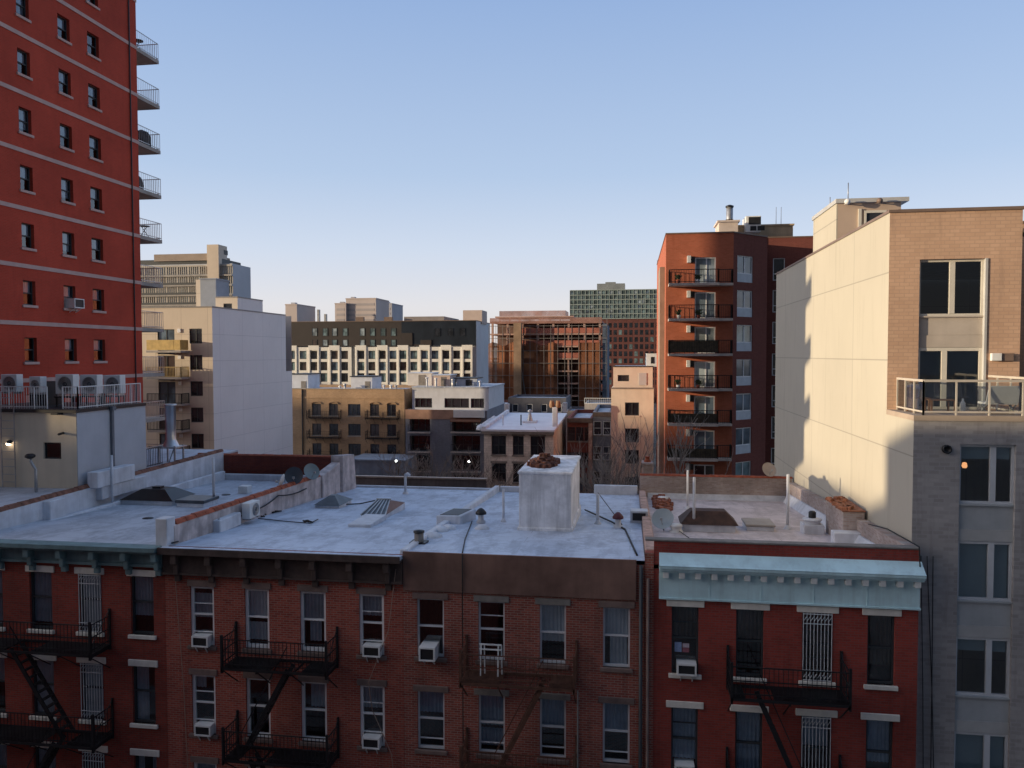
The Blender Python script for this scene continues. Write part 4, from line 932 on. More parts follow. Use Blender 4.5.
def rail2(b):
    pts = [(-29.2, py0+.25, pr_), (-24.9, py0+.25, pr_)], [(-24.15, py0+.25, pr_), (NX-.12, py0+.25, pr_)], [(NX-.12, py0+.25, pr_), (NX-.12, py1-.2, pr_)]
    for a, c in pts:
        a = Vector(a); c = Vector(c); n = max(2, int((c-a).length/.12))
        b.bar(a+Vector((0, 0, .95)), c+Vector((0, 0, .95)), .04); b.bar(a+Vector((0, 0, .08)), c+Vector((0, 0, .08)), .035)
        for i in range(n+1):
            q = a.lerp(c, i/n); b.bar(q, q+Vector((0, 0, .95)), .04 if i % 10 == 0 or i == n else .014)
sub('roof_railing', M_PWHITE, NB, rail2)
for k, (px, Y) in enumerate(((67.5, 31.9), (91.5, 33.3), (114.5, 34.6))):
    p = atY(px, 385, Y)
    condenser((p.x, Y, p.z-.50), .88, .88, .42, ['leftmost and nearest of the three large white condenser units on the penthouse roof', 'middle of the three large white condenser units on the penthouse roof', 'rightmost and farthest of the three large white condenser units'][k], 'large condensers on the penthouse roof', base=.10)
    tag(sub('unit_stand', M_IRON, None, lambda b: (b.box(p.x-.45, p.x+.45, Y-.3, Y+.25, p.z-.56, p.z-.50), *[b.box(p.x+s-.03, p.x+s+.03, Y+t-.03, Y+t+.03, pr_, p.z-.56) for s in (-.38, .38) for t in (-.22, .18)])), ['black steel stand under the nearest large condenser', 'black steel stand under the middle large condenser', 'black steel stand under the farthest large condenser'][k], 'stand')
p = atY(12, 380, 32); condenser((p.x, 32, p.z-.62), .8, .8, .4, 'white condenser unit at the far left end of the penthouse roof', base=.08)
p = atY(38, 381, 31.6); condenser((p.x, 31.6, p.z-.60), .55, .72, .4, 'narrow white condenser unit before the dark louvred box', base=.08)
p = atY(46, 390, 33)
tag(sub('duct_box', M_BLACKP, None, lambda b: (b.box(p.x-.35, p.x+.55, 32.4, 33.4, pr_, pr_+1.1), *[b.box(p.x-.33, p.x+.53, 32.36, 32.4, pr_+.12+i*.12, pr_+.15+i*.12) for i in range(8)])), 'black louvred duct box between the narrow and the large condensers', 'duct')
# downspout, wall light, stub lamp on penthouse
p = atX(111, 430, NX); sub('downspout', plain('grey_downspout', (.14, .15, .17), .6, .1, 2), NB, lambda b: (b.box(NX+.003, NX+.12, p.y-.07, p.y+.07, 17.3, pz1+.1), b.box(NX+.0, NX+.2, p.y-.12, p.y+.12, pz1-.05, pz1+.13)))
p = atY(63.5, 433, py0); sub('spout', M_BLACKP, NB, lambda b: b.tube([p, p-Vector((0, .3, .03))], .05, 8))
p = atY(59, 413, py0); sub('spout', M_BLACKP, NB, lambda b: b.box(p.x-.12, p.x+.2, py0-.35, py0, p.z-.06, p.z+.03))
p = atY(11, 443, py0)
o = sub('wall_lamp', M_BLACKP, NB, lambda b: b.lathe(p-Vector((-.04, .12, -.02)), [(0, .14), (.09, .10), (.12, 0)], 12, (0, -.3, 1)))
sub('bulb', lampmat('lamp_white', (1, .8, .6), 6), o, lambda b: b.lathe(p-Vector((-.0, .14, .10)), [(0, 0), (.08, .03), (.10, .09), (.07, .13)], 10))
p = atY(36, 484, 29.2)
def gn(b):
    b.tube([(p.x, 29.2, 16.9), (p.x, 29.2, p.z+.62), (p.x-.1, 29.2, p.z+.75), (p.x-.22, 29.2, p.z+.95), (p.x-.24, 29.2, p.z+1.08)], .06, 10)
vt = sub('vent_pipe', M_GALV, NB, gn)
sub('cap', M_TAR, vt, lambda b: b.lathe((p.x-.24, 29.2, p.z+1.06), [(.1, 0), (.2, .06), (.2, .14), (.12, .2), (0, .21)], 14))
def lad(b):
    x0, x1 = atY(4, 430, py0).x, atY(17, 430, py0).x
    for x in (x0, x1): b.bar((x, py0-.15, pzb), (x, py0-.15, pz1+.9), .035)
    for i in range(12): b.bar((x0, py0-.15, pzb+.25+i*.33), (x1, py0-.15, pzb+.25+i*.33), .025)
sub('wall_ladder', M_GALV, NB, lad)
# steel flue behind the left roofs
p = atX(171, 446, -24.0); pt = atX(171, 404, -24.0)
t = thing('steel_flue', 'tall shiny steel exhaust flue on a frame behind the left roofs', 'flue', (p.x, p.y, 15.8))
sub('pipe', plain('shiny_steel', (.55, .55, .56), .3, .1, 1.5, metal=.8), t, lambda b: (b.lathe(p, [(.42, 0), (.27, .32), (.26, .36), (.26, pt.z-p.z-.12), (.31, pt.z-p.z-.1), (.31, pt.z-p.z), (.2, pt.z-p.z), (.2, 1)], 20)))
sub('frame', M_GALV, t, lambda b: ([b.bar((p.x+sx*.45, p.y+sy*.4, 15.8), (p.x+sx*.45, p.y+sy*.4, p.z+.05), .07) for sx in (-1, 1) for sy in (-1, 1)], b.box(p.x-.6, p.x+.6, p.y-.55, p.y+.55, p.z-.06, p.z+.0), b.bar((p.x-.45, p.y-.4, 16), (p.x+.45, p.y-.4, p.z), .04)))
sub('blower', M_TAR, t, lambda b: b.cbox((p.x-.1, p.y, 16.2), .6, .6, .7), bevel=.03)
def rr(b):
    a = atX(138, 450, -23.9); c = atX(162, 448, -23.9)
    for z in (0, .85): b.bar((-23.9, a.y, a.z-.9+z), (-23.9, c.y, a.z-.9+z), .04)
    n = 14
    for i in range(n+1): y = a.y+(c.y-a.y)*i/n; b.bar((-23.9, y, a.z-.95), (-23.9, y, a.z-.05), .02)
sub('yard_railing', M_DARKFR, NB, rr)

# ------------------------------------------------------------------ red brick tower
TX, TY0, TY1 = -29.35, 29.2, 43.85; FLH = 2.80; zb0 = atX(142, 329.2, TX).z; TT = zb0+FLH*14
TW = thing('brick_tower', 'very tall red brick tower with pale floor bands filling the left edge', 'tower', (-38, 36, 0))
FT = Fr(TX, 0, 0, 1)                               # faces +x, u = y
cols = []
for (a, c, yy) in ((23.2, 35.6, 293), (63.8, 75.6, 296), (92.8, 104.2, 299)):
    cols.append((atX(a, yy, TX).y, atX(c, yy, TX).y))
wz1 = atX(64, 285, TX).z-zb0; wz0 = atX(64, 308, TX).z-zb0-0
holes = []; nb = range(-8, 14)
for k in nb:
    for c in cols: holes.append((c[0], c[1], zb0+FLH*k+wz0, zb0+FLH*k+wz1))
b = MB(); wall(b, FT, TY0, TY1, 0, TT, holes, .3)
wall(b, Fr(-52, TY0, 1, 0), 0, 52+TX, 0, TT); wall(b, Fr(TX, TY1, -1, 0), 0, 52+TX, 0, TT); wall(b, Fr(-52, TY1, 0, -1), 0, TY1-TY0, 0, TT)
b.build('wall', M_TOWER, TW)
sub('roof', M_COAT, TW, lambda b: b.box(-52, TX, TY0, TY1, TT-.02, TT+.3))
M_BAND = plain('pale_pink_band', (.52, .36, .32), .8, .08, 1.5)
rnd = random.Random(11); PDW = pane('tower_pane_dark', (.05, .06, .08)); 
for k in nb:
    z = zb0+FLH*k
    sub('floor_band', M_BAND, TW, lambda b: (b.fbox(FT, TY0, TY1+.03, z-.10, z+.10, .003, .035)))
    if k < -6: continue
    for ci, c in enumerate(cols):
        z0, z1 = z+wz0, z+wz1
        W = sash(TW, FT, c[0]+.003, c[1]-.003, z0+.003, z1-.003, M_DARKFR, glass('tower_glass', (.6, .7, .78), 1.1), d=-.2, w=.05, sill=M_BAND, rail=.5,
                 curtain=[(0, 1, rnd.choice([.5, .55, .45, .2]), 1)] if rnd.random() < .85 else None, cmat=rnd.choice([M_CURT, M_CURT, M_CURG]))
    # balconies on the two ends
    for yy, s in ((TY1, 1),):
        if k > 6: continue
        ln = 3.0
        y_a, y_b = (yy, yy+2.3) if s > 0 else (yy-1.35, yy)
        BL = sub('balcony', M_CONC, TW, lambda b: b.box(TX-ln, TX-.02, y_a, y_b, z-.12, z+.10))
        def rl(b):
            ye = y_b if s > 0 else y_a
            for zz in (.20, 1.12): b.box(TX-ln, TX-.05, ye-.03*(s > 0), ye+.03*(s < 0), z+zz-.02, z+zz+.02); [b.box(x, x+.03, y_a, y_b, z+zz-.02, z+zz+.02) for x in (TX-ln, TX-.08)]
            for i in range(26): x = TX-ln+i*(ln-.06)/25; b.box(x, x+.014, ye-.022*(s > 0), ye-.022*(s > 0)+.022, z+.1, z+1.12)
            for i in range(13): y = y_a+i*(y_b-y_a-.02)/12; b.box(TX-.07, TX-.056, y, y+.014, z+.1, z+1.12); b.box(TX-ln+.01, TX-ln+.024, y, y+.014, z+.1, z+1.12)
        sub('railing', M_GALV, BL, rl)
WXw, WY0, WZ0 = -31.8, 24.9, 22.3  # unseen wing on columns, added to throw the shadow on the cream wall
sub('unseen_shadow_wing', M_TOWER, TW, lambda b: b.box(-46, WXw, WY0, TY0-.01, WZ0, TT)); sub('unseen_wing_column', M_CONC, TW, lambda b: b.box(-45.6, -45.0, WY0+.3, WY0+.9, 0, WZ0)); sub('unseen_wing_column', M_CONC, TW, lambda b: b.box(-39, -38.4, WY0+.3, WY0+.9, 0, WZ0))
for k in range(0, 14):  # balconies of the added wing, notching its shadow edge
    z = zb0+FLH*k; BL = sub('balcony', M_CONC, TW, lambda b: b.box(WXw-3.2, WXw-.1, WY0-1.2, WY0-.02, z-.12, z+.1)); sub('balustrade', M_CONC, BL, lambda b: b.box(WXw-3.2, WXw-.1, WY0-1.2, WY0-1.1, z+.1, z+1.0))
p = atX(142, 300, TX); sub('corner_pipe', M_DARKFR, TW, lambda b: b.tube([(TX+.06, TY1-.75, 5), (TX+.06, TY1-.75, TT)], .04, 6))
def cover(c, w_, h_, label, seed):
    r = random.Random(seed); b = MB(); n = 14; rings = [(0, 1), (.3, 1.05), (.6, .95), (.85, .7), (1, .15)]
    prof = [[(c[0]+math.cos(6.283*j/n)*w_/2*k*r.uniform(.85, 1.1), c[1]+math.sin(6.283*j/n)*w_/2*.8*k*r.uniform(.85, 1.1), c[2]+h_*t) for j in range(n)] for t, k in rings]
    for a, d in zip(prof, prof[1:]):
        for j in range(n): b.face(a[j], a[(j+1) % n], d[(j+1) % n], d[j], smooth=True)
    b.face(*prof[-1]); return tag(b.build('covered_grill', M_BLACKP), label, 'grill')
cover((TX-.65, TY1+1.3, zb0+FLH*4+.1), 1.2, 1.05, 'black covered grill on the third tower balcony from the top of the photo', 2)
cover((TX-.6, TY1+.6, zb0+FLH*3+.1), .8, .95, 'narrow black covered grill tucked close to the wall on the fourth tower balcony', 5)
def cafe(c, label):
    t = thing('folding_table', label, 'table', c); x, y, z = c
    sub('table_top', M_BLACKP, t, lambda b: b.lathe((x, y, z+.70), [(.0, 0), (.32, 0), (.32, .03), (0, .03)], 16))
    for s in (-1, 1): sub('leg', M_BLACKP, t, lambda b: (b.bar((x-s*.25, y-.1*s, z), (x+s*.25, y-.1*s, z+.7), .03)))
cafe((TX-.5, TY1+1.2, zb0+FLH*2+.1), 'small round black folding table on the lowest tower balcony seen against the sky')
cafe((TX-.5, TY1+.9, zb0+FLH*6+.1), 'flat dark folding table on the topmost tower balcony')
q = (cols[1][0], cols[1][1], zb0-0+wz0, zb0+wz1)
window_ac(FT, (cols[1][0]+cols[1][1])/2+.15, zb0+wz0+.02, 'white air conditioner in the middle window column of the tall red tower', .75, .5, .45, group='air conditioners in the windows')
# ------------------------------------------------------------------ buildings beyond the roofs
def box_building(name, label, cat, x0, x1, y0, y1, z1, m, z0=0.0, side=None, front=True, group=None, holes=(), depth=.2, roofm=None, par=.4):
    P = thing(name, label, cat, ((x0+x1)/2, y0, 0), group)
    b = MB(); F = Fr(0, y0)
    wall(b, F, x0, x1, z0, z1, holes, depth)
    wall(b, Fr(x1, y1, -1, 0), 0, x1-x0, z0, z1)
    if not side: wall(b, Fr(x1, 0, 0, 1), y0, y1, z0, z1); wall(b, Fr(x0, 0, 0, -1), -y1, -y0, z0, z1)
    b.build('wall', m, P)
    if side: sub('side_wall', side, P, lambda b: (wall(b, Fr(x1, 0, 0, 1), y0, y1, z0, z1), wall(b, Fr(x0, 0, 0, -1), -y1, -y0, z0, z1)))
    sub('roof', roofm or M_COAT, P, lambda b: b.box(x0+.02, x1-.02, y0+.02, y1-.02, z1-par-.3, z1-par))
    if par > 0.05:
        sub('parapet', m, P, lambda b: (b.box(x0, x1, y0+.003, y0+.28, z1-par, z1+.06), b.box(x0, x1, y1-.28, y1-.003, z1-par, z1+.06), b.box(x0+.003, x0+.28, y0+.28, y1-.28, z1-par, z1+.06), b.box(x1-.28, x1-.003, y0+.28, y1-.28, z1-par, z1+.06)))
    return P, F
PD = [pane('pane_dark', (.02, .022, .028)), pane('pane_blue', (.10, .14, .18)), pane('pane_teal', (.14, .20, .21)), pane('pane_pale', (.26, .31, .34), .3, .4), pane('pane_brown', (.06, .045, .04))]
def win(P, F, x0, x1, z0, z1, fm, gm, d=-.12, w=.09, mull=(), trans=(), name='window', sill=None):
    b = MB()
    b.fbox(F, x0+.003, x0+w, z0+.003, z1-.003, d-.05, d+.04); b.fbox(F, x1-w, x1-.003, z0+.003, z1-.003, d-.05, d+.04)
    b.fbox(F, x0+w, x1-w, z1-w, z1-.003, d-.05, d+.037); b.fbox(F, x0+w, x1-w, z0+.003, z0+w, d-.05, d+.037)
    for t in mull: u = x0+(x1-x0)*t; b.fbox(F, u-w*.45, u+w*.45, z0+w, z1-w, d-.05, d+.034)
    for t in trans: z = z0+(z1-z0)*t; b.fbox(F, x0+w, x1-w, z-w*.4, z+w*.4, d-.05, d+.031)
    W = b.build(name, fm, P); g = MB(); g.fquad(F, x0+w*.8, x1-w*.8, z0+w*.8, z1-w*.8, d-.02); g.build('pane', gm, W)
    if sill: sub('sill', sill, W, lambda q: q.fbox(F, x0-.08, x1+.08, z0-.14, z0-.002, -.1, .08))
    return W
def rect(px0, px1, py0, py1, Y):      # pixel box -> x0,x1,z0,z1 on the plane y=Y
    ym, xm = (py0+py1)/2, (px0+px1)/2
    za, zb = atY(xm, py1, Y).z, atY(xm, py0, Y).z
    return atY(px0, ym, Y).x, atY(px1, ym, Y).x, min(za, zb), max(za, zb)
def railing(b, pts, h, step=.14, post=.04, bar=.014):
    for a, c in zip(pts, pts[1:]):
        a = Vector(a); c = Vector(c); n = max(2, int((c-a).length/step)); U = Vector((0, 0, 1))
        b.bar(a+U*h, c+U*h, post); b.bar(a+U*.1, c+U*.1, post*.8)
        for i in range(n+1): q = a.lerp(c, i/n); b.bar(q, q+U*h, post if i in (0, n) else bar)

# --- brick block with balconies (centre right)
Y = 65.0
x0, x1, _, zt_ = rect(666, 733.5, 283, 233.5, Y)
zt_ = atY(700, 233.5, Y).z
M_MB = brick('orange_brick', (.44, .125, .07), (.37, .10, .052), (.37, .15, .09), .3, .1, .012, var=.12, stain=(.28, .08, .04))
M_MB2 = brick('maroon_and_shade_brick', (.22, .065, .05), (.18, .05, .04), (.2, .09, .07), .3, .1, .012, var=.12)  # orange brick's shade in the colour on balcony block; true maroon on narrow house
MBL = thing('balcony_block', 'orange-red brick apartment block with dark iron balconies and a chamfered corner', 'building', (8, Y, 0))
slabz = [atY(695, 284.2, Y).z-k*2.79 for k in range(0, 10)]
dr = rect(695, 716, 282, 255.4, Y)
holes = [(dr[0], dr[1], z+.02, z+.02+dr[3]-dr[2]) for z in slabz if z > 1]
b = MB(); F = Fr(0, Y); wall(b, F, x0, x1, 0, zt_, holes, .25)
b.build('wall', M_MB, MBL)
cx = atY(767.5, 236, Y+3.0); c_d = Vector((cx.x-x1, 3.0, 0)); FC = Fr(x1, Y, c_d.x, c_d.y); CL = c_d.length
def onF(px, py, F):                    # pixel -> (u,z) on a wall frame
    d = ray(px, py); n = Vector((F.N[0], F.N[1], 0)); o = Vector((F.O[0], F.O[1], 0))
    t = (o-CAM).dot(n)/d.dot(n); p = CAM+d*t; return (p-o).dot(Vector((F.U[0], F.U[1], 0))), p.z
ca, za = onF(737.5, 255, FC); cb, zc = onF(753, 283, FC); chh = za-zc
holes = [(ca, cb, z-k*2.79, z-k*2.79+chh) for k in range(0, 10) for z in (zc,) if z-k*2.79 > .5]
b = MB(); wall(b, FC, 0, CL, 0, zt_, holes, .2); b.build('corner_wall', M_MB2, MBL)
for q in holes:
    h = q[3]-q[2]; W = win(MBL, FC, q[0], q[1], q[2]+h*.32, q[3], M_WHITE, PD[random.choice([1, 2, 1])], w=.08, mull=(.5,))
    sub('panel', plain('white_ptac_panel', (.55, .58, .62), .6, .08, 2), W, lambda b: b.fbox(FC, q[0]+.003, q[1]-.003, q[2]+.003, q[2]+h*.32-.003, -.15, -.06))
YR = Y+7; xr1 = atY(835, 300, YR).x; zr = atY(790, 237.5, YR).z
FR_ = Fr(0, YR); holes = []
rw = rect(773, 785, 280.5, 258, YR)
for k in range(10):
    for dx in (0, 5.3/1.0):
        z0 = rw[2]-k*2.79
        if z0 > .5: holes.append((rw[0]+dx*.55*2.6/2.6, rw[1]+dx*.55*2.6/2.6, z0, z0+rw[3]-rw[2]))
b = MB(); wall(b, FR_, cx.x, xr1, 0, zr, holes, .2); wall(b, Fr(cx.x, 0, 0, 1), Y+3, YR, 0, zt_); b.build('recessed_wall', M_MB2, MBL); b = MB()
wall(b, Fr(x0, 0, 0, -1), -(Y+22), -Y, 0, zt_); wall(b, Fr(xr1, 0, 0, 1), YR, Y+22, 0, zr); wall(b, Fr(xr1, Y+22, -1, 0), 0, xr1-x0, 0, zr)
b.build('rear_wall', M_MB, MBL)
for q in holes: win(MBL, FR_, *q, M_WHITE, PD[random.choice([0, 0, 4])], trans=(.3,), w=.08)
sub('roof', M_COAT, MBL, lambda b: (b.prism([(x0+.3, Y+.3), (x1, Y+.3), (cx.x-.3, Y+3.1), (cx.x-.3, Y+21.5), (x0+.3, Y+21.5)], zt_-.7, zt_-.4), b.box(cx.x-.3, xr1-.3, YR+.3, Y+21.5, zr-.7, zr-.45)))
sub('roof_edge', M_CAP, MBL, lambda b: (b.box(x0-.05, x1, Y-.06, Y+.25, zt_, zt_+.1), b.hexa([FC.p(0, zt_, .06), FC.p(CL, zt_, .06), FC.p(CL, zt_, -.25), FC.p(0, zt_, -.25), FC.p(0, zt_+.1, .06), FC.p(CL, zt_+.1, .06), FC.p(CL, zt_+.1, -.25), FC.p(0, zt_+.1, -.25)]), b.box(cx.x, xr1, YR-.05, YR+.25, zr, zr+.1), b.box(x0-.05, x0+.2, Y+.25, Y+22, zt_, zt_+.1)))
# pale pier on its left flank
sub('side_pier', plain('pale_flank', (.30, .22, .17), .85, .15, 1, streak=.3), MBL, lambda b: b.box(x0-.4, x0-.003, Y+2.0, Y+6, 0, zt_-2.4))
bal = rect(669, 719.5, 284, 268.5, Y-1.3); bx_in = atY(733, 284, Y-.1).x
for i, z in enumerate(slabz):
    if z < 1: continue
    xa, xb2 = bal[0], bal[1]
    S = sub('balcony', plain('balcony_slab', (.50, .44, .40), .8, .1, 2), MBL, lambda b: (b.box(xa, xb2, Y-1.35, Y-.02, z-.20, z), b.box(xb2, x1-.1, Y-.9, Y-.02, z-.198, z-.002)))
    sub('railing', M_IRON if i != 1 else M_IRON, S, lambda b: railing(b, [(xa+.05, Y-.05, z), (xa+.05, Y-1.3, z), (xb2-.05, Y-1.3, z), (xb2-.05, Y-.86, z), (x1-.15, Y-.86, z), (x1-.15, Y-.05, z)], 1.05, .13, .06, .022))
    if i in (2, 4, 5): sub('privacy_screen', plain('reed_screen', (.10, .08, .055), .95, .3, 3), S, lambda b: b.box(xa+.08, xb2-.08, Y-1.27, Y-1.24, z+.08, z+(1.0 if i == 2 else .8)))
    win(MBL, F, dr[0], dr[1], z+.02, z+.02+dr[3]-dr[2], M_WHITE, PD[[3, 1, 3, 3, 1, 1, 0, 0, 0, 0][i]], w=.1, mull=(.55,), name='balcony_door')
    o = sub('condenser_box', M_PWHITE, MBL, lambda b: b.box(atY(687, 258, Y).x, atY(690.5, 258, Y).x, Y-.45, Y-.003, z+1.7, z+2.25)); sub('vent_grille', M_TAR, o, lambda b: b.box(atY(690.6, 258, Y).x, atY(694.5, 258, Y).x, Y-.25, Y-.003, z+1.75, z+2.2))
lab = ['top', 'second', 'third', 'fourth', 'fifth', 'sixth']
rnd = random.Random(5)
for i in (0, 1, 3, 4):
    z = slabz[i]
    for k in range(2):
        x = bal[0]+.7+k*1.5+rnd.uniform(-.2, .2); y = Y-.8; r_ = random.Random(i*7+k)
        t = thing('potted_plant', ('left' if k == 0 else 'right')+' potted plant on the '+lab[i]+' balcony down of the orange brick block', 'potted plant', (x, y, z), 'potted plants on the balconies')
        sub('pot', M_PWHITE if (i+k) % 2 else M_TILE, t, lambda b: b.lathe((x, y, z), [(.0, 0), (.11, 0), (.16, .28), (.13, .28), (0, .26)], 10))
        sub('foliage', plain('leaf_green', (.05, .07, .03), .8, .4, 6), t, lambda b: [b.face(*(lambda c, s, a: [c, c+Vector((math.cos(a)*s, math.sin(a)*s*.5, s*.7)), c+Vector((math.cos(a+.6)*s*1.3, math.sin(a+.6)*s*.5, s*1.2)), c+Vector((math.cos(a+1)*s*.6, math.sin(a+1)*s*.4, s*.8))])(Vector((x+r_.uniform(-.15, .15), y+r_.uniform(-.12, .12), z+.25+r_.random()*.3)), .16, r_.uniform(0, 6.28))) for _ in range(46)])
# roof plant of the block
q = rect(719, 738, 233.5, 222, Y+6); sub('chimney_base', plain('cream_block', (.60, .50, .42), .8, .1, 1, streak=.2), MBL, lambda b: (b.box(q[0], q[1], Y+6, Y+9, zt_-.5, q[3]), b.box(q[0]-.15, q[1]+.15, Y+5.85, Y+9.15, q[3], q[3]+.15)))
p = atY(729.5, 222, Y+7.5); pt = atY(729.5, 206, Y+7.5)
o = sub('steel_chimney', M_GALV, MBL, lambda b: b.lathe((p.x, Y+7.5, p.z-.3), [(.30, 0), (.30, pt.z-p.z+.15), (.0, pt.z-p.z+.2)], 16)); sub('cap', M_TAR, o, lambda b: b.lathe((p.x, Y+7.5, pt.z-.12), [(.36, 0), (.36, .12), (.1, .22), (0, .22)], 16)); sub('collar', M_TAR, o, lambda b: b.lathe((p.x, Y+7.5, p.z), [(.33, 0), (.33, .22)], 16))
q = rect(738, 793, 236, 226, Y+8); sub('rooftop_bulkhead', plain('tan_bulkhead', (.50, .37, .24), .85, .1, 1, streak=.2), MBL, lambda b: (b.box(q[0], q[1], Y+8, Y+14, zt_-.5, q[3]), b.box(q[0]-.1, q[1]+.1, Y+7.9, Y+14.1, q[3], q[3]+.14)))
q = rect(747, 760, 226, 217, Y+7.6)
o = sub('exhaust_hood', M_PWHITE, MBL, lambda b: b.box(q[0]-.2, q[1], Y+7.0, Y+9, q[2]-.6, q[3]), bevel=.03); sub('opening', M_TAR, o, lambda b: (b.box(q[0]+.05, q[1]-.02, Y+6.95, Y+6.998, q[2]+.05, q[3]-.1), b.box(q[0]+.2, q[1]-.4, Y+6.95, Y+6.998, q[2]-.5, q[2]-.1), b.box(q[1]-.3, q[1]+.3, Y+6.95, Y+6.998, q[2]-.5, q[2]-.1)))
for px in (776, 781): p = atY(px, 226, Y+9); sub('aerial', M_GALV, MBL, lambda b: b.tube([(p.x, Y+9, p.z), (p.x, Y+9, p.z+1.7)], .025, 5))

# --- left stucco building
Y = 77.0; SX = atY(212.5, 340, Y).x; sz = atY(190, 307.5, Y).z
M_ST = brick('white_stucco_panels', (.82, .80, .78), (.80, .785, .765), (.64, .63, .62), 5, 2.8, .03, 0, var=.06, bump=.1, stain=(.66, .64, .62), big=.2)
M_STC = brick('cream_stucco_front', (.66, .57, .46), (.64, .555, .45), (.50, .43, .35), 3, 2.8, .03, 0, var=.06, bump=.1, stain=(.5, .44, .36), big=.2)
SB = thing('stucco_apartments', 'pale stucco apartment building with yellow-lit balconies right of the red tower', 'building', (SX-6, Y, 0))
FS = Fr(0, Y); holes = []; wn = rect(189.5, 202, 343.5, 328.6, Y); bd = rect(157.5, 174.5, 343, 329.3, Y); fl = 2.78
for k in range(10):
    if wn[2]-k*fl > .5: holes += [(wn[0], wn[1], wn[2]-k*fl, wn[3]-k*fl), (bd[0], bd[1], bd[2]-k*fl-1.2, bd[3]-k*fl)]
xl = atY(125, 340, Y).x
b = MB(); wall(b, FS, xl, SX, 0, sz, holes, .22); b.build('front_wall', M_STC, SB)
for i, q in enumerate(holes): win(SB, FS, *q, M_DARKFR, PD[[0, 1, 0, 4][i % 4]], mull=(.5,), w=.08)
yb = [Y, atX(286, 360, SX).y, atX(292, 375, SX).y]; zs2 = atX(286, 316, SX).z; zs3 = atX(291, 371, SX).z
b = MB(); FX = Fr(SX, 0, 0, 1); wall(b, FX, Y, yb[1], 0, sz); wall(b, FX, yb[1], yb[2], 0, zs3); wall(b, Fr(xl, 0, 0, -1), -yb[2], -Y, 0, sz); wall(b, Fr(SX, yb[2], -1, 0), 0, SX-xl, 0, sz)
b.build('side_wall', M_ST, SB)
sub('roof', M_COAT, SB, lambda b: (b.box(xl, SX-.3, Y+.3, yb[1], sz-.6, sz-.35), b.box(SX-.3, SX-.002, yb[1], yb[2], zs3-.3, zs3)))
sub('roof_edge', plain('grey_metal_edge', (.25, .24, .23), .5, .1, 2), SB, lambda b: (b.box(xl, SX+.05, Y-.06, Y+.25, sz, sz+.12), b.box(SX-.25, SX+.05, Y+.25, yb[1]+.05, sz, sz+.12)))
# penthouse flush with the side
pya, pyb2 = atX(238, 330, SX).y, atX(263, 330, SX).y; pz = atX(238, 297.5, SX).z
pxl = atY(215.5, 300, pya).x
FPp = Fr(0, pya); pw = rect(223.5, 232, 310.5, 303.5, pya)
b = MB(); wall(b, FPp, pxl, SX, sz-.5, pz, [(pw[0], pw[1], pw[2], pw[3])], .2); b.build('penthouse_front', M_STC, SB)
win(SB, FPp, *pw, M_DARKFR, PD[0])
b = MB(); wall(b, FX, pya, pyb2, sz+.0, pz); wall(b, Fr(pxl, 0, 0, -1), -pyb2, -pya, sz-.4, pz); wall(b, Fr(SX, pyb2, -1, 0), 0, SX-pxl, sz-.4, pz); b.face((pxl, pya, pz), (SX, pya, pz), (SX, pyb2, pz), (pxl, pyb2, pz)); b.build('penthouse_side', M_ST, SB)
sub('penthouse_edge', plain('grey_metal_edge', (.25, .24, .23)), SB, lambda b: (b.box(pxl, SX+.05, pya-.06, pya+.2, pz+.003, pz+.12), b.box(SX-.2, SX+.05, pya+.2, pyb2, pz+.003, pz+.12)))
q = rect(196, 216, 308, 279.5, pyb2+4); qd = atX(229, 283, q[1]).y
sub('stair_tower', plain('blue_grey_cladding', (.26, .29, .34), .6, .08, .8), SB, lambda b: (b.box(q[0]+.6, q[1], pyb2+4, min(qd, pyb2+18), sz-1, q[3]), b.box(q[0]+.5, q[1]+.1, pyb2+3.9, min(qd, pyb2+18)+.1, q[3], q[3]+.15)))
sub('stair_tower_corner', M_STC, SB, lambda b: b.box(q[0], q[0]+.597, pyb2+4.01, pyb2+10, sz-1, q[3]))
# balconies of the front
bb = rect(146.5, 181, 350.5, 339, Y-1.5)
for k in range(9):
    z = bb[2]-k*fl
    if z < 1: break
    S = sub('balcony', M_CONC, SB, lambda b: b.box(bb[0], bb[1], Y-1.6, Y-.02, z-.22, z))
    if k == 0: sub('balustrade', plain('yellow_glow_panel', (.52, .36, .12), .6, .15, 2), S, lambda b: (b.box(bb[0]+.05, bb[1]-.8, Y-1.58, Y-1.52, z+.05, z+1.1), b.box(bb[1]-.8, bb[1]-.05, Y-1.57, Y-1.53, z+.05, z+1.1), b.box(bb[1]-.08, bb[1]-.03, Y-1.5, Y-.1, z+.05, z+1.1)))  # yellow glow on the balconies put into panel and rail colours
    else: sub('railing', plain('ochre_glow_rail', (.40, .28, .10), .6, .2, 2) if k == 1 else M_IRON, S, lambda b: railing(b, [(bb[0], Y-1.55, z), (bb[1]-.05, Y-1.55, z), (bb[1]-.05, Y-.1, z)], 1.05, .16, .07, .04))
    o = sub('wall_light', M_WHITE, SB, lambda b: b.box(atY(178, 333, Y).x, atY(181, 333, Y).x, Y-.12, Y-.003, z+1.9, z+2.3))
# extra pale volumes far left, over the tower's edge
q = rect(146, 163, 337, 323, Y+6); sub('upper_storey', M_STC, SB, lambda b: b.box(q[0]-3, q[1], Y+6, Y+14, sz-.5, q[3]+.4))

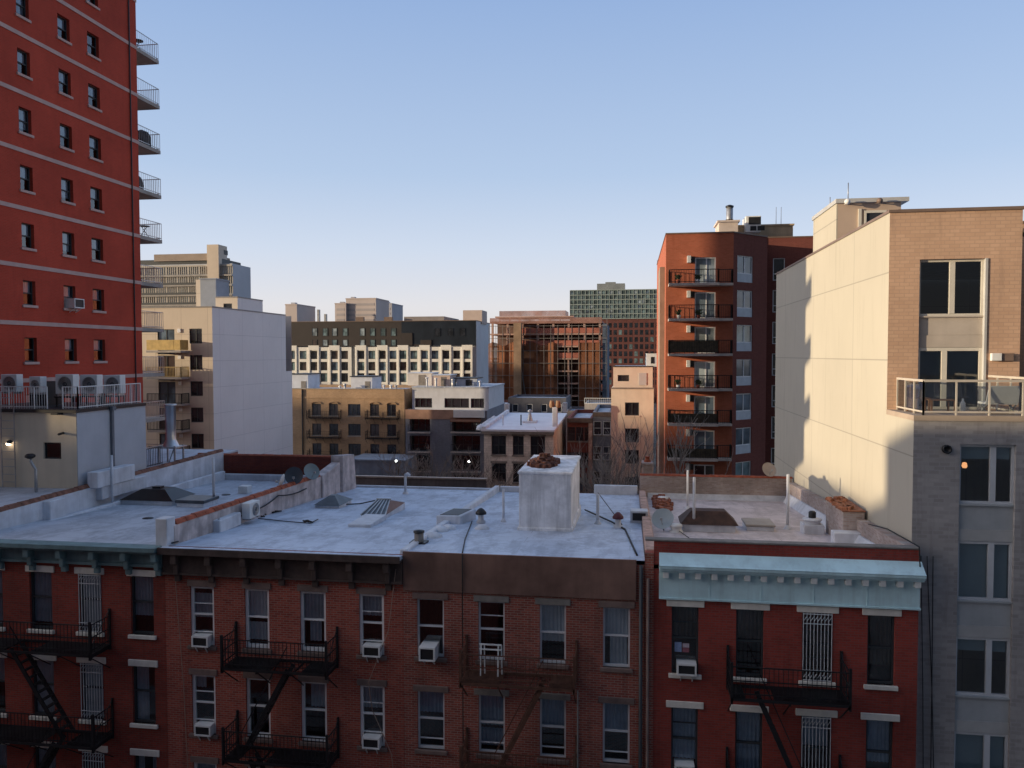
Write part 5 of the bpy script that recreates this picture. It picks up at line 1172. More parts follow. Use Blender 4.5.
# --- glass slab far behind it
Y = 220.0
q = rect(143, 232.5, 330, 264, Y); top = q[3]; GX = q[1]
GBd = thing('glass_slab_block', 'wide pale glazed apartment slab with a tower and canopy on its roof, far left', 'building', ((q[0]+GX)/2, Y, 0))
M_GS = plain('pale_frame_concrete', (.47, .43, .38), .8, .1, .2); M_GSIDE = plain('blue_grey_panel', (.44, .47, .52), .6, .06, .1)
gx0 = q[0]-14
sub('wall', M_GSIDE, GBd, lambda b: b.box(gx0, GX-.2, Y+.6, atX(248, 266, GX).y+2, 0, top-.02))
F = Fr(0, Y+.6); fh = 2.95; n = 0
nx = 12; wd = (GX-gx0)/nx
for r_ in range(7):
    z1_ = top-.8-r_*fh
    for c in range(nx):
        a = gx0+c*wd
        o = sub('window_bay', PD[[1, 2, 3, 2, 1, 3, 4][(r_*5+c*3) % 7]], GBd, lambda b: b.fbox(F, a+.15, a+wd-.15, z1_-fh+.7, z1_, .003, .06))
        sub('mullions', M_GS, o, lambda b: [b.fbox(F, a+.15+(wd-.3)*t/5-.13, a+.15+(wd-.3)*t/5+.13, z1_-fh+.7, z1_, .06, .2) for t in range(6)])
    sub('floor_slab', M_GS if r_ < 1 else M_CONC, GBd, lambda b: b.fbox(F, gx0, GX-.2, z1_, z1_+.5, .003, .6 if 0 < r_ < 6 else .3))
    if 0 < r_: sub('balcony_rail', M_DARKFR, GBd, lambda b: b.fbox(F, gx0, GX-6, z1_-fh+.55, z1_-fh+1.15, .5, .56))
q = rect(207, 218.5, 275, 244.5, Y-.5); td = atX(227, 246, q[1]).y
o = sub('lift_tower', plain('cream_tower', (.62, .52, .42), .8, .05, .3), GBd, lambda b: b.box(q[0], q[1], Y-.5, td, top-8, q[3]))
sub('louvre', M_DARKFR, o, lambda b: b.box(q[1], q[1]+.05, Y+5, td-2, q[3]-2.6, q[3]-1.2))
q = rect(152, 206.5, 261.5, 253.5, Y); sub('roof_canopy', plain('brown_canopy', (.34, .27, .22), .8, .1, .3), GBd, lambda b: b.box(q[0], q[1], Y+1, Y+14, q[2]+.3, q[3]))
sub('canopy_post', M_DARKFR, GBd, lambda b: [b.box(x, x+.5, Y+2, Y+2.5, top-.1, q[2]+.3) for x in (q[0]+2, (q[0]+q[1])/2, q[1]-2)])
sub('upper_floor', M_DARKFR, GBd, lambda b: b.box(gx0, GX-4, Y+1.5, Y+13, top-.02, top+1.6))

# --- white grid building
Y = 215.0
wx0, wx1, _, wt = rect(284, 475.5, 380, 321, Y); wt = atY(380, 321.3, Y).z; zg = atY(380, 346, Y).z
M_WG = plain('white_grid_cladding', (.80, .77, .71), .7, .05, .3); M_DK = plain('dark_metal_cladding', (.045, .036, .033), .5, .1, .3); M_DKB = plain('dark_blue_glass_cladding', (.018, .024, .034), .35, .2, .3)
WB = thing('grid_facade_block', 'long block with white gridded facade and dark upper floors on the skyline', 'building', ((wx0+wx1)/2, Y, 0))
xg = wx0-18
yb_ = atX(490, 330, wx1).y
sub('core_wall', plain('blue_shade_flank', (.55, .58, .62), .7, .06, .2), WB, lambda b: b.box(xg, wx1, Y+1.2, yb_, 0, wt-.03))  # blue shade of the right flank put into the wall colour
sp = rect(475, 582/4.452+270, 346, 321, Y)
xs_ = atY(401, 333, Y).x
sub('dark_upper_wall', M_DK, WB, lambda b: b.box(xg, xs_, Y+.5, Y+1.19, zg, wt)); sub('dark_glass_upper', M_DKB, WB, lambda b: b.box(xs_+.003, wx1-.003, Y+.5, Y+1.19, zg+.1, wt))
sub('dark_step', M_DK, WB, lambda b: (b.box(xs_+.1, atY(412, 340, Y).x, Y+.3, Y+.499, zg, atY(405, 333, Y).z), b.box(atY(412, 340, Y).x, atY(420, 340, Y).x, Y+.45, Y+.499, zg, zg+.4), b.box(atY(420, 340, Y).x, atY(431, 340, Y).x, Y+.3, Y+.5, zg, atY(425, 340, Y).z)))
F = Fr(0, Y+.5); rnd = random.Random(8)
for px in (314, 324.5, 334, 344.5, 361.7, 372, 382.5, 393):
    for (a, c) in ((328, 336), (339.5, 346)):
        qq = rect(px-2.6, px+2.6, c, a, Y); win(WB, F, *qq, M_DARKFR, rnd.choice([PD[2], PD[3], PD[4], PD[2]]), d=.06, w=.12)
for px in (437, 450, 462):
    qq = rect(px-3, px+3, 336, 328, Y); win(WB, F, *qq, M_DKB, PD[0], d=.06, w=.12)
FG = Fr(0, Y); cols_ = [291.5, 303, 313.8, 323.8, 334.4, 344.6, 361, 371.8, 382.4, 393, 403, 413.8, 424.6, 435, 446, 456.6, 467.2]
rows_ = [(350.7, 359), (361.9, 370.5), (373.2, 382), (384.6, 393.5), (396, 405)]
holes = []
for px in cols_:
    for (a, c) in rows_: holes.append(rect(px-3.4, px+3.4, c, a, Y))
gapx = [atY(351.5, 360, Y).x, atY(355, 360, Y).x]
b = MB(); gz = atY(380, 347, Y).z
def clampz(hs): 
    out = []
    zr_ = [(min(h[2] for h in hs[i::5]), max(h[3] for h in hs[i::5])) for i in range(5)]
    return [(h[0], h[1], hs[i % 5][2], hs[i % 5][3]) for i, h in enumerate(hs)]
zrow = [(sum(h[2] for h in holes[i::5])/len(cols_), sum(h[3] for h in holes[i::5])/len(cols_)) for i in range(5)]
holes = [(h[0], h[1], *zrow[i % 5]) for i, h in enumerate(holes)]
L = [h for h in holes if h[1] < gapx[0]+1]; Rr = [h for h in holes if h[0] > gapx[0]]
wall(b, FG, xg, gapx[0], 0, gz, L, .5); wall(b, FG, gapx[1], wx1-1.2, 0, gz, Rr, .5)
b.face((xg, Y, gz), (gapx[0], Y, gz), (gapx[0], Y+1.19, gz), (xg, Y+1.19, gz)); b.face((gapx[1], Y, gz), (wx1-1.2, Y, gz), (wx1-1.2, Y+1.19, gz), (gapx[1], Y+1.19, gz)); b.face((wx1-1.2, Y, 0), (wx1-1.2, Y+1.19, 0), (wx1-1.2, Y+1.19, gz), (wx1-1.2, Y, gz)); b.face((gapx[1], Y, 0), (gapx[1], Y, gz), (gapx[1], Y+1.19, gz), (gapx[1], Y+1.19, 0))
b.build('white_grid_wall', M_WG, WB)
rnd = random.Random(3)
for h in holes: win(WB, FG, *h, M_DARKFR, rnd.choice([PD[0], PD[1], PD[2], PD[4], PD[2]]), d=-.3, w=.12, mull=(.55,))
for i, px in enumerate(cols_[::2]):
    a = rect(px-5.3, px+5.3, 349, 346.4, Y); sub('raised_pier', M_WG, WB, lambda b: (b.box(a[0], a[0]+.42, Y-.2, Y-.003, 0, gz+.5), b.box(a[1]-.42, a[1], Y-.2, Y-.003, 0, gz+.5), b.box(a[0]+.42, a[1]-.42, Y-.2, Y-.003, zrow[0][1]+.2, gz+.5)))
sub('roof_edge', M_CAP, WB, lambda b: b.box(xg, wx1+.1, Y+.4, yb_, wt-.028, wt+.15))
for (a, c, t_, dd, nm, mt) in ((463, 482, 310.2, 8, 'rooftop_bulkhead', 'p'), (404, 444, 316.5, 20, 'rooftop_plant', 'g')):
    qq = rect(a, c, 321, t_, Y+8); sub(nm, plain('pinkish_block', (.55, .45, .40), .8, .08, .3) if mt == 'p' else plain('grey_plant', (.28, .25, .24), .8, .2, .3), WB, lambda b: b.box(qq[0], qq[1], Y+8, Y+8+dd, wt-.5, qq[3]))
for px, t_ in ((318, 309.5), (325, 314), (359.5, 317), (388, 317)):
    p = atY(px, t_, Y+6); sub('roof_pipe', M_GALV if px < 330 else M_CAP, WB, lambda b: b.box(p.x-(.3 if px < 330 else 1.2), p.x+(.3 if px < 330 else 1.2), Y+6, Y+7, wt, p.z))
M_FAR = plain('far_pinkish_tower', (.55, .47, .44), .85, .06, .05); M_FAR2 = plain('far_grey_tower', (.42, .42, .46), .85, .06, .05)
for nm, (a, c, t_, side_, Yf, mm, lab_) in enumerate(((285.5, 297, 305, 302, 420, M_FAR, 'small far boxy building on the skyline at the left end of the white grid block'), (346, 376, 299, 381, 460, M_FAR, 'broad far pale building rising above the dark upper floors'), (381.5, 392, 304, 400, 520, M_FAR2, 'bluish far building right of the broad pale one'), (335, 346, 304, 346, 458, M_FAR, 'lower pale far building touching the broad one on its left'))):
    qq = rect(a, c, 330, t_, Yf); qq = (*qq[:3], atY((a+c)/2, t_, Yf).z)
    o = MB(); o.box(qq[0], qq[1], Yf, Yf+26, 0, qq[3]); o.box(qq[0]-.2, qq[1]+.2, Yf-.2, Yf+26.2, qq[3], qq[3]+.6)
    T = thing('far_building', lab_, 'building', ((qq[0]+qq[1])/2, Yf, 0)); o.build('wall', mm, T)
    sub('roof_plant', M_FAR2, T, lambda b: b.box(qq[0]+2, qq[0]+4.5, Yf+3, Yf+6, qq[3]+.5, qq[3]+1.6))
    FF = Fr(0, Yf); wk = MB()
    for r_ in range(10): wk.fbox(FF, qq[0]+1, qq[1]-1, qq[3]-4-r_*3.2, qq[3]-2.6-r_*3.2, .003, .1)
    if nm: wk.build('window_band', plain('far_window_band', (.40, .36, .36), .6, .05, .1), T)
# --- brown brick house row piece
M_TAN = brick('tan_brown_brick', (.52, .35, .215), (.42, .28, .17), (.37, .255, .165), .3, .1, .012, var=.3, stain=(.22, .14, .08), big=.25)
Y = 108.0
x0, x1 = atY(292, 420, Y).x, atY(404.5, 420, Y).x; zt_ = atY(348, 389.5, Y).z; x0 -= 6
fl = 2.87
colsR = [(312, 321), (329, 338), (348, 360.5), (370, 379), (387, 396)]
holes = []
for (a, c) in colsR:
    q = rect(a, c, 415.5, 404, Y)
    for k in range(5): holes.append((q[0], q[1], atY(350, 415.7, Y).z-k*fl, atY(350, 404, Y).z-k*fl))
RB, F = box_building('brown_brick_house', 'brown brick apartment house with arched top windows, its parapet lit by low sun', 'building', x0, x1, Y, Y+16, zt_, M_TAN, holes=holes, depth=.3)
rnd = random.Random(2)
for i, h in enumerate(holes):
    W = win(RB, F, *h, M_DARKFR, PD[0] if rnd.random() < .7 else PD[4], mull=(.5,) if i//5 != 2 else (.33, .66), w=.1, sill=M_CONC)
    if i//5 != 2 and i % 5 == 0:
        def arch(b):
            u0, u1, z = h[0], h[1], h[3]; n = 6
            for j in range(n):
                a, c = math.pi*j/n, math.pi*(j+1)/n; um, rr = (u0+u1)/2, (u1-u0)/2+.08
                b.bar(F.p(um-math.cos(a)*rr, z+math.sin(a)*rr*.45-.03, .05), F.p(um-math.cos(c)*rr, z+math.sin(c)*rr*.45-.03, .05), .18, .12)
        sub('arch', M_TAN, W, arch)
for (a, c) in ((309, 341), (367, 399)):
    q = rect(a, c, 418, 410, Y)
    for k in range(4): fire_escape(RB, F, q[0], q[1], atY(350, 417.5, Y).z-k*fl, .9, .9, M_IRON, step=.3)
sub('drain_pipe', M_TAR, RB, lambda b: b.tube([(atY(302.5, 400, Y).x, Y-.12, 0), (atY(302.5, 400, Y).x, Y-.12, zt_)], .1, 6))
sub('coping', M_CONC, RB, lambda b: b.box(x0, x1, Y-.1, Y+.35, zt_+.062, zt_+.16))
sub('cornice_band', M_TAN, RB, lambda b: (b.box(x0, x1, Y-.09, Y-.003, zt_-1.3, zt_-1.1)))
q = rect(350, 405, 480, 461, Y-7)
tag(sub('yard_shed', plain('blue_grey_shed', (.28, .33, .40), .8, .15, .6, streak=.3), None, lambda b: (b.box(q[0], q[1], Y-7, Y-1, 0, q[3]), b.box(q[0]-.2, q[1]+.2, Y-7.2, Y-1, q[3], q[3]+.2), *[b.box(q[0]+1.2+i*3.0, q[0]+1.35+i*3.0, Y-7.06, Y-7.0, .2, q[3]) for i in range(3)])), 'pale blue-grey low shed in the yard before the brown brick house', 'shed')
for (a, c, t_, lab_, mm, wdt) in ((292, 308, 374.5, 'white rooftop hut with dark right side on the brown house', M_PWHITE, 1), (351, 372, 377, 'long white-blue rooftop hut on the brown house', M_PWHITE, 2)):
    qq = rect(a, c, 388, t_, Y+5); T = thing('rooftop_hut', lab_, 'hut', ((qq[0]+qq[1])/2, Y+5, zt_-.4))
    sub('wall', plain('white_hut_wall', (.58, .60, .64), .8, .08, 1), T, lambda b: b.box(qq[0], qq[1], Y+5, Y+9.5, zt_-.4, qq[3])); sub('roof', M_TAR, T, lambda b: b.box(qq[0]-.15, qq[1]+.15, Y+4.85, Y+9.7, qq[3], qq[3]+.14))
    sub('door', M_GSTONE, T, lambda b: b.box(qq[1]-1.1, qq[1]-.3, Y+4.95, Y+4.998, zt_-.3, zt_+1.0))
# --- grey building with recessed balconies
Y = 106.0
x0, x1 = atY(405.5, 430, Y).x, atY(487, 430, Y).x; z1_ = atY(430, 410.5, Y).z; zp = atY(445, 388, Y+2.5).z
M_GRYB = brick('dark_grey_brick', (.24, .25, .29), (.19, .20, .24), (.24, .24, .26), .3, .1, .012, var=.2)
hc = [rect(409.5, 430, 432, 416, Y), rect(452, 480, 432, 416, Y)]; fl = 2.72
holes = [(q[0], q[1], q[2]-k*fl+.05, q[2]-k*fl+2.2) for q in hc for k in range(4)]
GY, F = box_building('grey_balcony_house', 'dark grey apartment house with recessed balconies and a set-back white top floor', 'building', x0, x1, Y, Y+16, z1_, M_GRYB, holes=holes, depth=1.3, par=.3)
for i, h in enumerate(holes):
    sub('back_wall', M_GRYB, GY, lambda b: b.fquad(F, h[0], h[1], h[2], h[3], -1.3)) if False else None
    win(GY, F, *h, M_DARKFR, PD[0], d=-1.2, w=.1, mull=(.33, .66))
    S = sub('balcony', plain('balcony_slab', (.50, .44, .40)), GY, lambda b: b.box(h[0]-.1, h[1]+.1, Y-.7, Y+1.0, h[2]-.17, h[2]-.003))
    sub('railing', M_IRON, S, lambda b: railing(b, [(h[0], Y-.65, h[2]), (h[1], Y-.65, h[2])], 1.0, .2, .06, .03))
sub('front_band', plain('terracotta_band', (.40, .24, .17), .85, .15, 1), GY, lambda b: b.box(x0, atY(454, 411, Y).x, Y-.06, Y-.003, z1_-1.2, z1_+.12))
sub('white_band', M_PWHITE, GY, lambda b: b.box(atY(454, 411, Y).x+.01, x1-.3, Y-.5, Y-.003, z1_-.9, z1_+.12))
sub('brown_awning', plain('brown_awning', (.16, .07, .04), .8, .2, 1), GY, lambda b: b.hexa([(hc[1][0]-.1, Y-.9, z1_-1.5), (hc[1][1]+.2, Y-.9, z1_-1.5), (hc[1][1]+.2, Y-.003, z1_-1.4), (hc[1][0]-.1, Y-.003, z1_-1.4), (hc[1][0]-.1, Y-.9, z1_-1.4), (hc[1][1]+.2, Y-.9, z1_-1.4), (hc[1][1]+.2, Y-.003, z1_-.92), (hc[1][0]-.1, Y-.003, z1_-.92)]))
F2 = Fr(0, Y+2.5); tw = [rect(a, c, 407.8, 398.3, Y+2.5) for a, c in ((415, 432), (444.5, 469), (470.8, 484))]
tw = [(q[0], q[1], tw[1][2], tw[1][3]) for q in tw]
b = MB(); wall(b, F2, x0+.3, x1-.2, z1_-.3, zp, tw, .2); wall(b, Fr(x1-.2, 0, 0, 1), Y+2.5, Y+16, z1_-.3, zp); wall(b, Fr(x0+.3, 0, 0, -1), -(Y+16), -(Y+2.5), z1_-.3, zp); wall(b, Fr(x1-.2, Y+16, -1, 0), 0, x1-x0-.5, z1_-.3, zp)
b.build('top_floor_wall', plain('white_blue_render', (.60, .61, .64), .8, .06, .8, streak=.15), GY); sub('top_roof', M_COAT, GY, lambda b: (b.box(x0+.2, x1-.1, Y+2.4, Y+16, zp, zp+.2)))
for q in tw: win(GY, F2, *q, M_DARKFR, PD[0], mull=(.3, .65), w=.1)
for (a, c, t_, lab_, mm, yy) in ((408, 431.5, 373.5, 'white sloping stair hut standing left on the grey house', (.62, .60, .58), 6), (433.5, 450, 375.5, 'tall pinkish stair hut in the middle of the grey house roof', (.56, .44, .38), 4), (456.5, 477, 378.5, 'flat-roofed bluish hut with dark door on the grey house roof', (.42, .46, .52), 5)):
    qq = rect(a, c, 388, t_, Y+yy); T = thing('rooftop_hut', lab_, 'hut', ((qq[0]+qq[1])/2, Y+yy, zp)); mw = plain('hut_%d' % a, mm, .8, .08, 1)
    sub('wall', mw, T, lambda b: b.box(qq[0], qq[1], Y+yy, Y+yy+4, zp+.2, qq[3])); sub('roof', M_TAR if a > 450 else M_FLASH, T, lambda b: b.box(qq[0]-.12-(.3 if a > 450 else 0), qq[1]+.12, Y+yy-.12, Y+yy+4.1, qq[3], qq[3]+.12))
    sub('door', M_TAR if a > 450 else M_GSTONE, T, lambda b: b.box(qq[0]+(qq[1]-qq[0])*.45, qq[0]+(qq[1]-qq[0])*.75, Y+yy-.05, Y+yy-.003, zp+.25, min(qq[3]-.2, zp+1.9)))
rnd = random.Random(31)
for k in range(9):
    px = [340, 345, 384, 391, 396, 427, 436, 453, 480][k]; hh = rnd.uniform(.6, 1.4); zb2 = zt_-.4 if px < 404 else zp+.2
    p = atY(px, 388, Y+3+(3 if px < 404 else 0)); nm_ = ['short', 'bent', 'thin', 'stout', 'capped', 'low', 'squat', 'slim', 'tall'][k]
    b = MB(); b.tube([(p.x, p.y, zb2-.3), (p.x, p.y, zb2+hh)], .12+.1*rnd.random(), 8); b.lathe((p.x, p.y, zb2+hh), [(.25, 0), (.25, .12), (0, .2)], 8)
    P_ = RB if px < 404 else GY
    o = b.build('roof_vent', [M_PWHITE, M_GALV, M_FLASH][k % 3], P_)
# yard wall and lamps
Y = 62.0
q = rect(345, 486, 490, 478.5, Y)
YW = thing('yard_wall', 'long dark weathered yard wall behind the back edge of the roofs', 'wall', ((q[0]+q[1])/2, Y, 0))
sub('wall', plain('weathered_concrete', (.13, .125, .13), .9, .25, .6, streak=.6), YW, lambda b: b.box(q[0]-2, q[1], Y, Y+.3, 0, q[3])); sub('coping', M_CONC, YW, lambda b: b.box(q[0]-2, q[1]+.05, Y-.06, Y+.36, q[3], q[3]+.12))
for px, py, post in ((396, 461, 0), (469, 461.5, 1)):
    Yl = 84.0; p = atY(px, py, Yl)
    T = thing('yard_lamp', 'lit white lamp '+('on the short pole at the corner of the pale shed' if not post else 'on the tall thin post before the grey house'), 'lamp', (p.x, Yl, 0))
    sub('post', M_IRON, T, lambda b: b.tube([(p.x, Yl, 0), (p.x, Yl, p.z-.1)], .05, 6)); sub('globe', lampmat('cold_bulb', (.95, 1, .95), 14), T, lambda b: b.lathe((p.x, Yl, p.z-.11), [(0, 0), (.08, .04), (.11, .11), (.08, .19), (0, .22)], 12))

# --- building under construction
Y = 190.0
x0, x1 = atY(490, 350, Y).x, atY(602, 350, Y).x; zt_ = atY(550, 321, Y).z; fh = 3.0
CB = thing('construction_frame', 'unfinished concrete building wrapped in brown debris netting and scaffolding', 'building', ((x0+x1)/2, Y, 0))
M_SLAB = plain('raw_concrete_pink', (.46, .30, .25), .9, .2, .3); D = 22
nf = int(zt_/fh)
for k in range(nf):
    z = zt_-k*fh; S = sub('floor_slab', M_SLAB, CB, lambda b: b.box(x0, x1, Y, Y+D, z-.35, z))
    [sub('column', M_SLAB, S, lambda b: b.box(x0+.3+i*(x1-x0-1.1)/7, x0+.8+i*(x1-x0-1.1)/7, Y+.4, Y+.9, z-fh, z-.35)) for i in range(8)]
    sub('dark_inner_core', plain('dark_shade_core', (.16, .10, .085), .9, .3, .4), S, lambda b: b.box(x0+1.0, x1-1.0, Y+5, Y+D-1, z-fh, z-.352))  # dark core added so the open floors look deep in shade
    if k < 3: sub('orange_barrier', plain('orange_barrier', (.42, .15, .11), .9, .25, .5), S, lambda b: b.box(x0+(x1-x0)*(.25 if k != 2 else .4), x1-.4, Y+.03, Y+.07, z-fh+.05, z-fh+1.3))
NM = netting('debris_netting', (.30, .12, .06), .93); NM2 = netting('orange_netting', (.50, .27, .22), .7)
zn = atY(530, 344, Y).z
sub('debris_net', NM, CB, lambda b: [b.face(*[Vector((x, Y-.55-.25*math.sin((i+di)*2.1), z)) for x, di, z in ((x0-.3+i*1.0, 0, 0), (x0-.3+(i+1)*1.0, 1, 0), (x0-.3+(i+1)*1.0, 1, zn+.5*math.sin(i*1.3+1.3)), (x0-.3+i*1.0, 0, zn+.5*math.sin(i*1.3)))]) for i in range(int((atY(560, 350, Y).x-x0)/1.0))])
xa, xb3 = atY(579, 370, Y).x, atY(600, 370, Y).x
sub('debris_net', NM, CB, lambda b: b.box(xa, xb3, Y-.45, Y-.40, 0, zn+.3))
q = rect(514, 521.5, 390, 323, Y-2); sub('hoist_tower', plain('tan_hoist', (.30, .20, .13), .85, .2, .4), CB, lambda b: b.box(q[0], q[1], Y-2.8, Y-.9, 0, q[3]))
q = rect(500, 566, 321, 311, Y+4)
sub('roof_formwork', NM2, CB, lambda b: (b.box(q[0], q[1], Y+3, Y+3.06, zt_+1.4, q[3]), b.box(q[1]-.06, q[1], Y+3, Y+12, zt_+1.4, q[3])))
sub('roof_deck', M_SLAB, CB, lambda b: (b.box(q[0]-1, q[1]+2, Y+2.6, Y+13, zt_+1.0, zt_+1.35), [b.box(x, x+.25, Y+3, Y+3.3, zt_, zt_+1.0) for x in [q[0]+i*2.5 for i in range(8)]]))
sub('top_net', NM2, CB, lambda b: (b.box(x0, x1, Y-.12, Y-.08, zt_-.6, zt_+.8)))
def scaf(b):
    xs = atY(607, 360, Y).x; n = 17
    for i in range(n+1): x = x0+(xs-x0)*i/n; b.box(x-.05, x+.05, Y-1.25, Y-1.15, 0, zt_-1 if i < n-1 else zt_+.5)
    for k in range(nf*1): z = zt_-1.2-k*fh; b.box(x0, xs, Y-1.24, Y-1.16, z-.05, z+.05); b.box(x0, xs, Y-1.15, Y-.75, z-.05, z)
    b.bar((atY(519, 350, Y).x, Y-1.5, zn-1), (atY(527, 385, Y).x, Y-1.5, 12), .2)
sub('scaffold', plain('dull_scaffold', (.22, .20, .19), .7, .1, 1), CB, scaf)
xs = atY(607, 360, Y).x
sub('blue_side_net', plain('blue_grey_netting', (.10, .13, .18), .9, .25, .4), CB, lambda b: b.box(x1+.1, xs, Y+.0, Y+D, 0, zt_-.8))
# --- teal glass and brick tower
Y = 380.0
x0, x1 = atY(570, 320, Y).x, atY(690, 320, Y).x; zt_ = atY(610, 290, Y).z; zsp = atY(620, 318.5, Y).z
GT = thing('teal_glass_tower', 'far teal glass tower over a dark red brick base with small roof trees', 'building', ((x0+x1)/2, Y, 0))
xbk = atY(608, 340, Y).x
sub('glass_wall', pane('teal_curtain_wall', (.10, .14, .145), .35, .5), GT, lambda b: (b.box(x0, x1, Y, Y+30, zsp, zt_)))
sub('brick_wall', brick('far_brick', (.17, .065, .055), (.13, .05, .045), (.13, .06, .055), 1.5, .5, .05, var=.2), GT, lambda b: b.box(x0+.2, x1-.2, Y+.2, Y+30, 0, zsp-.003))
F = Fr(0, Y)
def grid(b):
    n = 30
    for i in range(n+1): u = x0+(x1-x0)*i/n; b.fbox(F, u-.11, u+.11, zsp, zt_, .0, .2)
    for k in range(7): z = zt_-k*(zt_-zsp)/6; b.fbox(F, x0, x1, z-.18, z+.18, .0, .25)
sub('mullion_grid', plain('teal_mullion', (.30, .35, .33), .6, .1, .3), GT, grid)
rnd = random.Random(6); fh = (zt_-zsp)/6
for r_ in range(6):
    for c in range(15):
        a = x0+(x1-x0)*(c*2+rnd.choice([0, 1]))/30; z = zsp+r_*fh
        if rnd.random() < .75: sub('window_pane', rnd.choice([PD[2], PD[3], PD[1], PD[2]]), GT, lambda b: b.fbox(F, a+.15, a+1.55, z+.5, z+fh-.5, .003, .03))
F2 = Fr(0, Y+.2)
wb = MB(); wb2 = MB()
for r_ in range(9):
    z = zsp-1.0-(r_+1)*3.4
    for c in range(22):
        a = x0+1+(x1-x0-2)*c/22; g_ = rnd.random(); (wb if g_ < .88 else wb2).fbox(F2, a, a+1.5, z, z+2.3, .003, .04)
tag(wb.build('dark_window', PD[0], GT), None, None, None, 'stuff') if False else wb.build('dark_window', PD[0], GT); wb2.build('pale_window', PD[2], GT)
q = rect(597, 625, 291, 283.5, Y+6); sub('roof_plant', plain('grey_louvre_box', (.22, .24, .25), .7, .15, .3), GT, lambda b: (b.box(q[0], q[1], Y+6, Y+18, zt_, q[3]), b.box(q[0]+4, q[0]+9, Y+7, Y+12, q[3], q[3]+.8)))
# --- small white-roofed house
Y = 80.0
x0, x1 = atY(484, 440, Y).x, atY(553.5, 440, Y).x; zf = atY(520, 430, Y).z; yb_ = 96.0; zbk = zf+.45
M_PAL = brick('weathered_pale_masonry', (.74, .68, .61), (.62, .57, .51), (.54, .50, .45), .6, .25, .02, var=.35, stain=(.30, .26, .22))
colsW = [(491.5, 506), (512.7, 523.7), (530.5, 545)]
holes = []
for (a, c) in colsW:
    q = rect(a, c, 455, 436, Y)
    for k in range(5): holes.append((q[0], q[1], atY(515, 455, Y).z-k*2.85, atY(515, 436, Y).z-k*2.85))
WR = thing('pale_stone_house', 'small weathered pale stone house with bright white roof behind the bulkhead', 'house', ((x0+x1)/2, Y, 0)); F = Fr(0, Y)
b = MB(); wall(b, F, x0, x1, 0, zf, holes, .3); b.build('front_wall', M_PAL, WR)
sub('side_wall', plain('cream_side_render', (.62, .52, .38), .85, .12, .8, streak=.2), WR, lambda b: (wall(b, Fr(x1, 0, 0, 1), Y, yb_, 0, zf+.1), wall(b, Fr(x0, 0, 0, -1), -yb_, -Y, 0, zf+.1), wall(b, Fr(x1, yb_, -1, 0), 0, x1-x0, 0, zf+.1)))
for h in holes:
    W = win(WR, F, *h, M_DARKFR, PD[0], mull=(.5,), trans=(.5,), w=.08, sill=M_GSTONE); sub('lintel', M_GSTONE, W, lambda b: b.fbox(F, h[0]-.1, h[1]+.1, h[3]+.002, h[3]+.22, -.05, .06))
sub('roof', plain('bright_white_roof', (.66, .70, .76), .6, .08, .8), WR, lambda b: b.hexa([(x0-.25, Y-.35, zf-.15), (x1+.12, Y-.35, zf-.15), (x1+.12, yb_, zbk-.15), (x0-.25, yb_, zbk-.15), (x0-.25, Y-.35, zf+.05), (x1+.12, Y-.35, zf+.05), (x1+.12, yb_, zbk+.15), (x0-.25, yb_, zbk+.15)]))
sub('cornice', M_GSTONE, WR, lambda b: b.box(x0-.2, x1+.08, Y-.30, Y-.003, zf-.42, zf-.152))
sub('roof_curb', M_FLASH, WR, lambda b: (b.hexa([(x0-.25, Y-.2, zf), (x0+.25, Y-.2, zf), (x0+.25, yb_, zbk), (x0-.25, yb_, zbk), (x0-.2, Y-.2, zf+.35), (x0+.2, Y-.2, zf+.35), (x0+.2, yb_, zbk+.5), (x0-.2, yb_, zbk+.5)])), bevel=.05)
for (px, pb, pt_, w_, nm) in ((507, 412, 405, 4.5, 'chimney'), (565, 410, 404, 4.5, 'chimney'), (555, 424, 409, 5, 'chimney')):
    d_ = 1.0; pz_ = zf+.2; pp = atZ(px, pb, pz_+.2); hh = sizeat(pp, pb-pt_)+.2; ww_ = sizeat(pp, w_)
    o = sub(nm, M_FLASH, WR, lambda b: b.cbox((pp.x, pp.y, pz_-.1), ww_, ww_, hh+.3), bevel=.04)
    if px == 555: sub('chimney_pots', plain('tan_pot', (.34, .20, .12), .85, .2, 3), o, lambda b: [b.lathe((pp.x+s*.33, pp.y, pz_+hh+.15), [(.22, 0), (.3, .25), (.24, .55), (.2, .75), (0, .7)], 10) for s in (-1, 1)])
pp = atZ(530, 422, zf+.3)
sk = sub('skylight', M_FLASH, WR, lambda b: b.cbox((pp.x, pp.y, zf+.1), 1.5, 1.6, .35)); sub('vent', M_GALV, sk, lambda b: b.lathe((pp.x, pp.y, zf+.44), [(.35, 0), (.2, .5), (.12, .9), (.25, .95), (.25, 1.15), (0, 1.3)], 10))
for px in (521, 503): pp = atZ(px, 424, zf+.3); sub('vent_pipe', M_TAR if px > 510 else M_FLASH, WR, lambda b: b.tube([pp-Vector((0, 0, .2)), pp+Vector((0, 0, 1.0))], .07, 6))
r2 = random.Random(12)
sub('snowy_ridge', M_FLASH, WR, lambda b: [b.lathe((x0-.6+r2.uniform(-.3, .3), Y+1.5+i*.8, zf-.2+i*.02), [(.5, 0), (.5, .2), (.3, .35), (0, .4+r2.random()*.2)], 7) for i in range(14)])
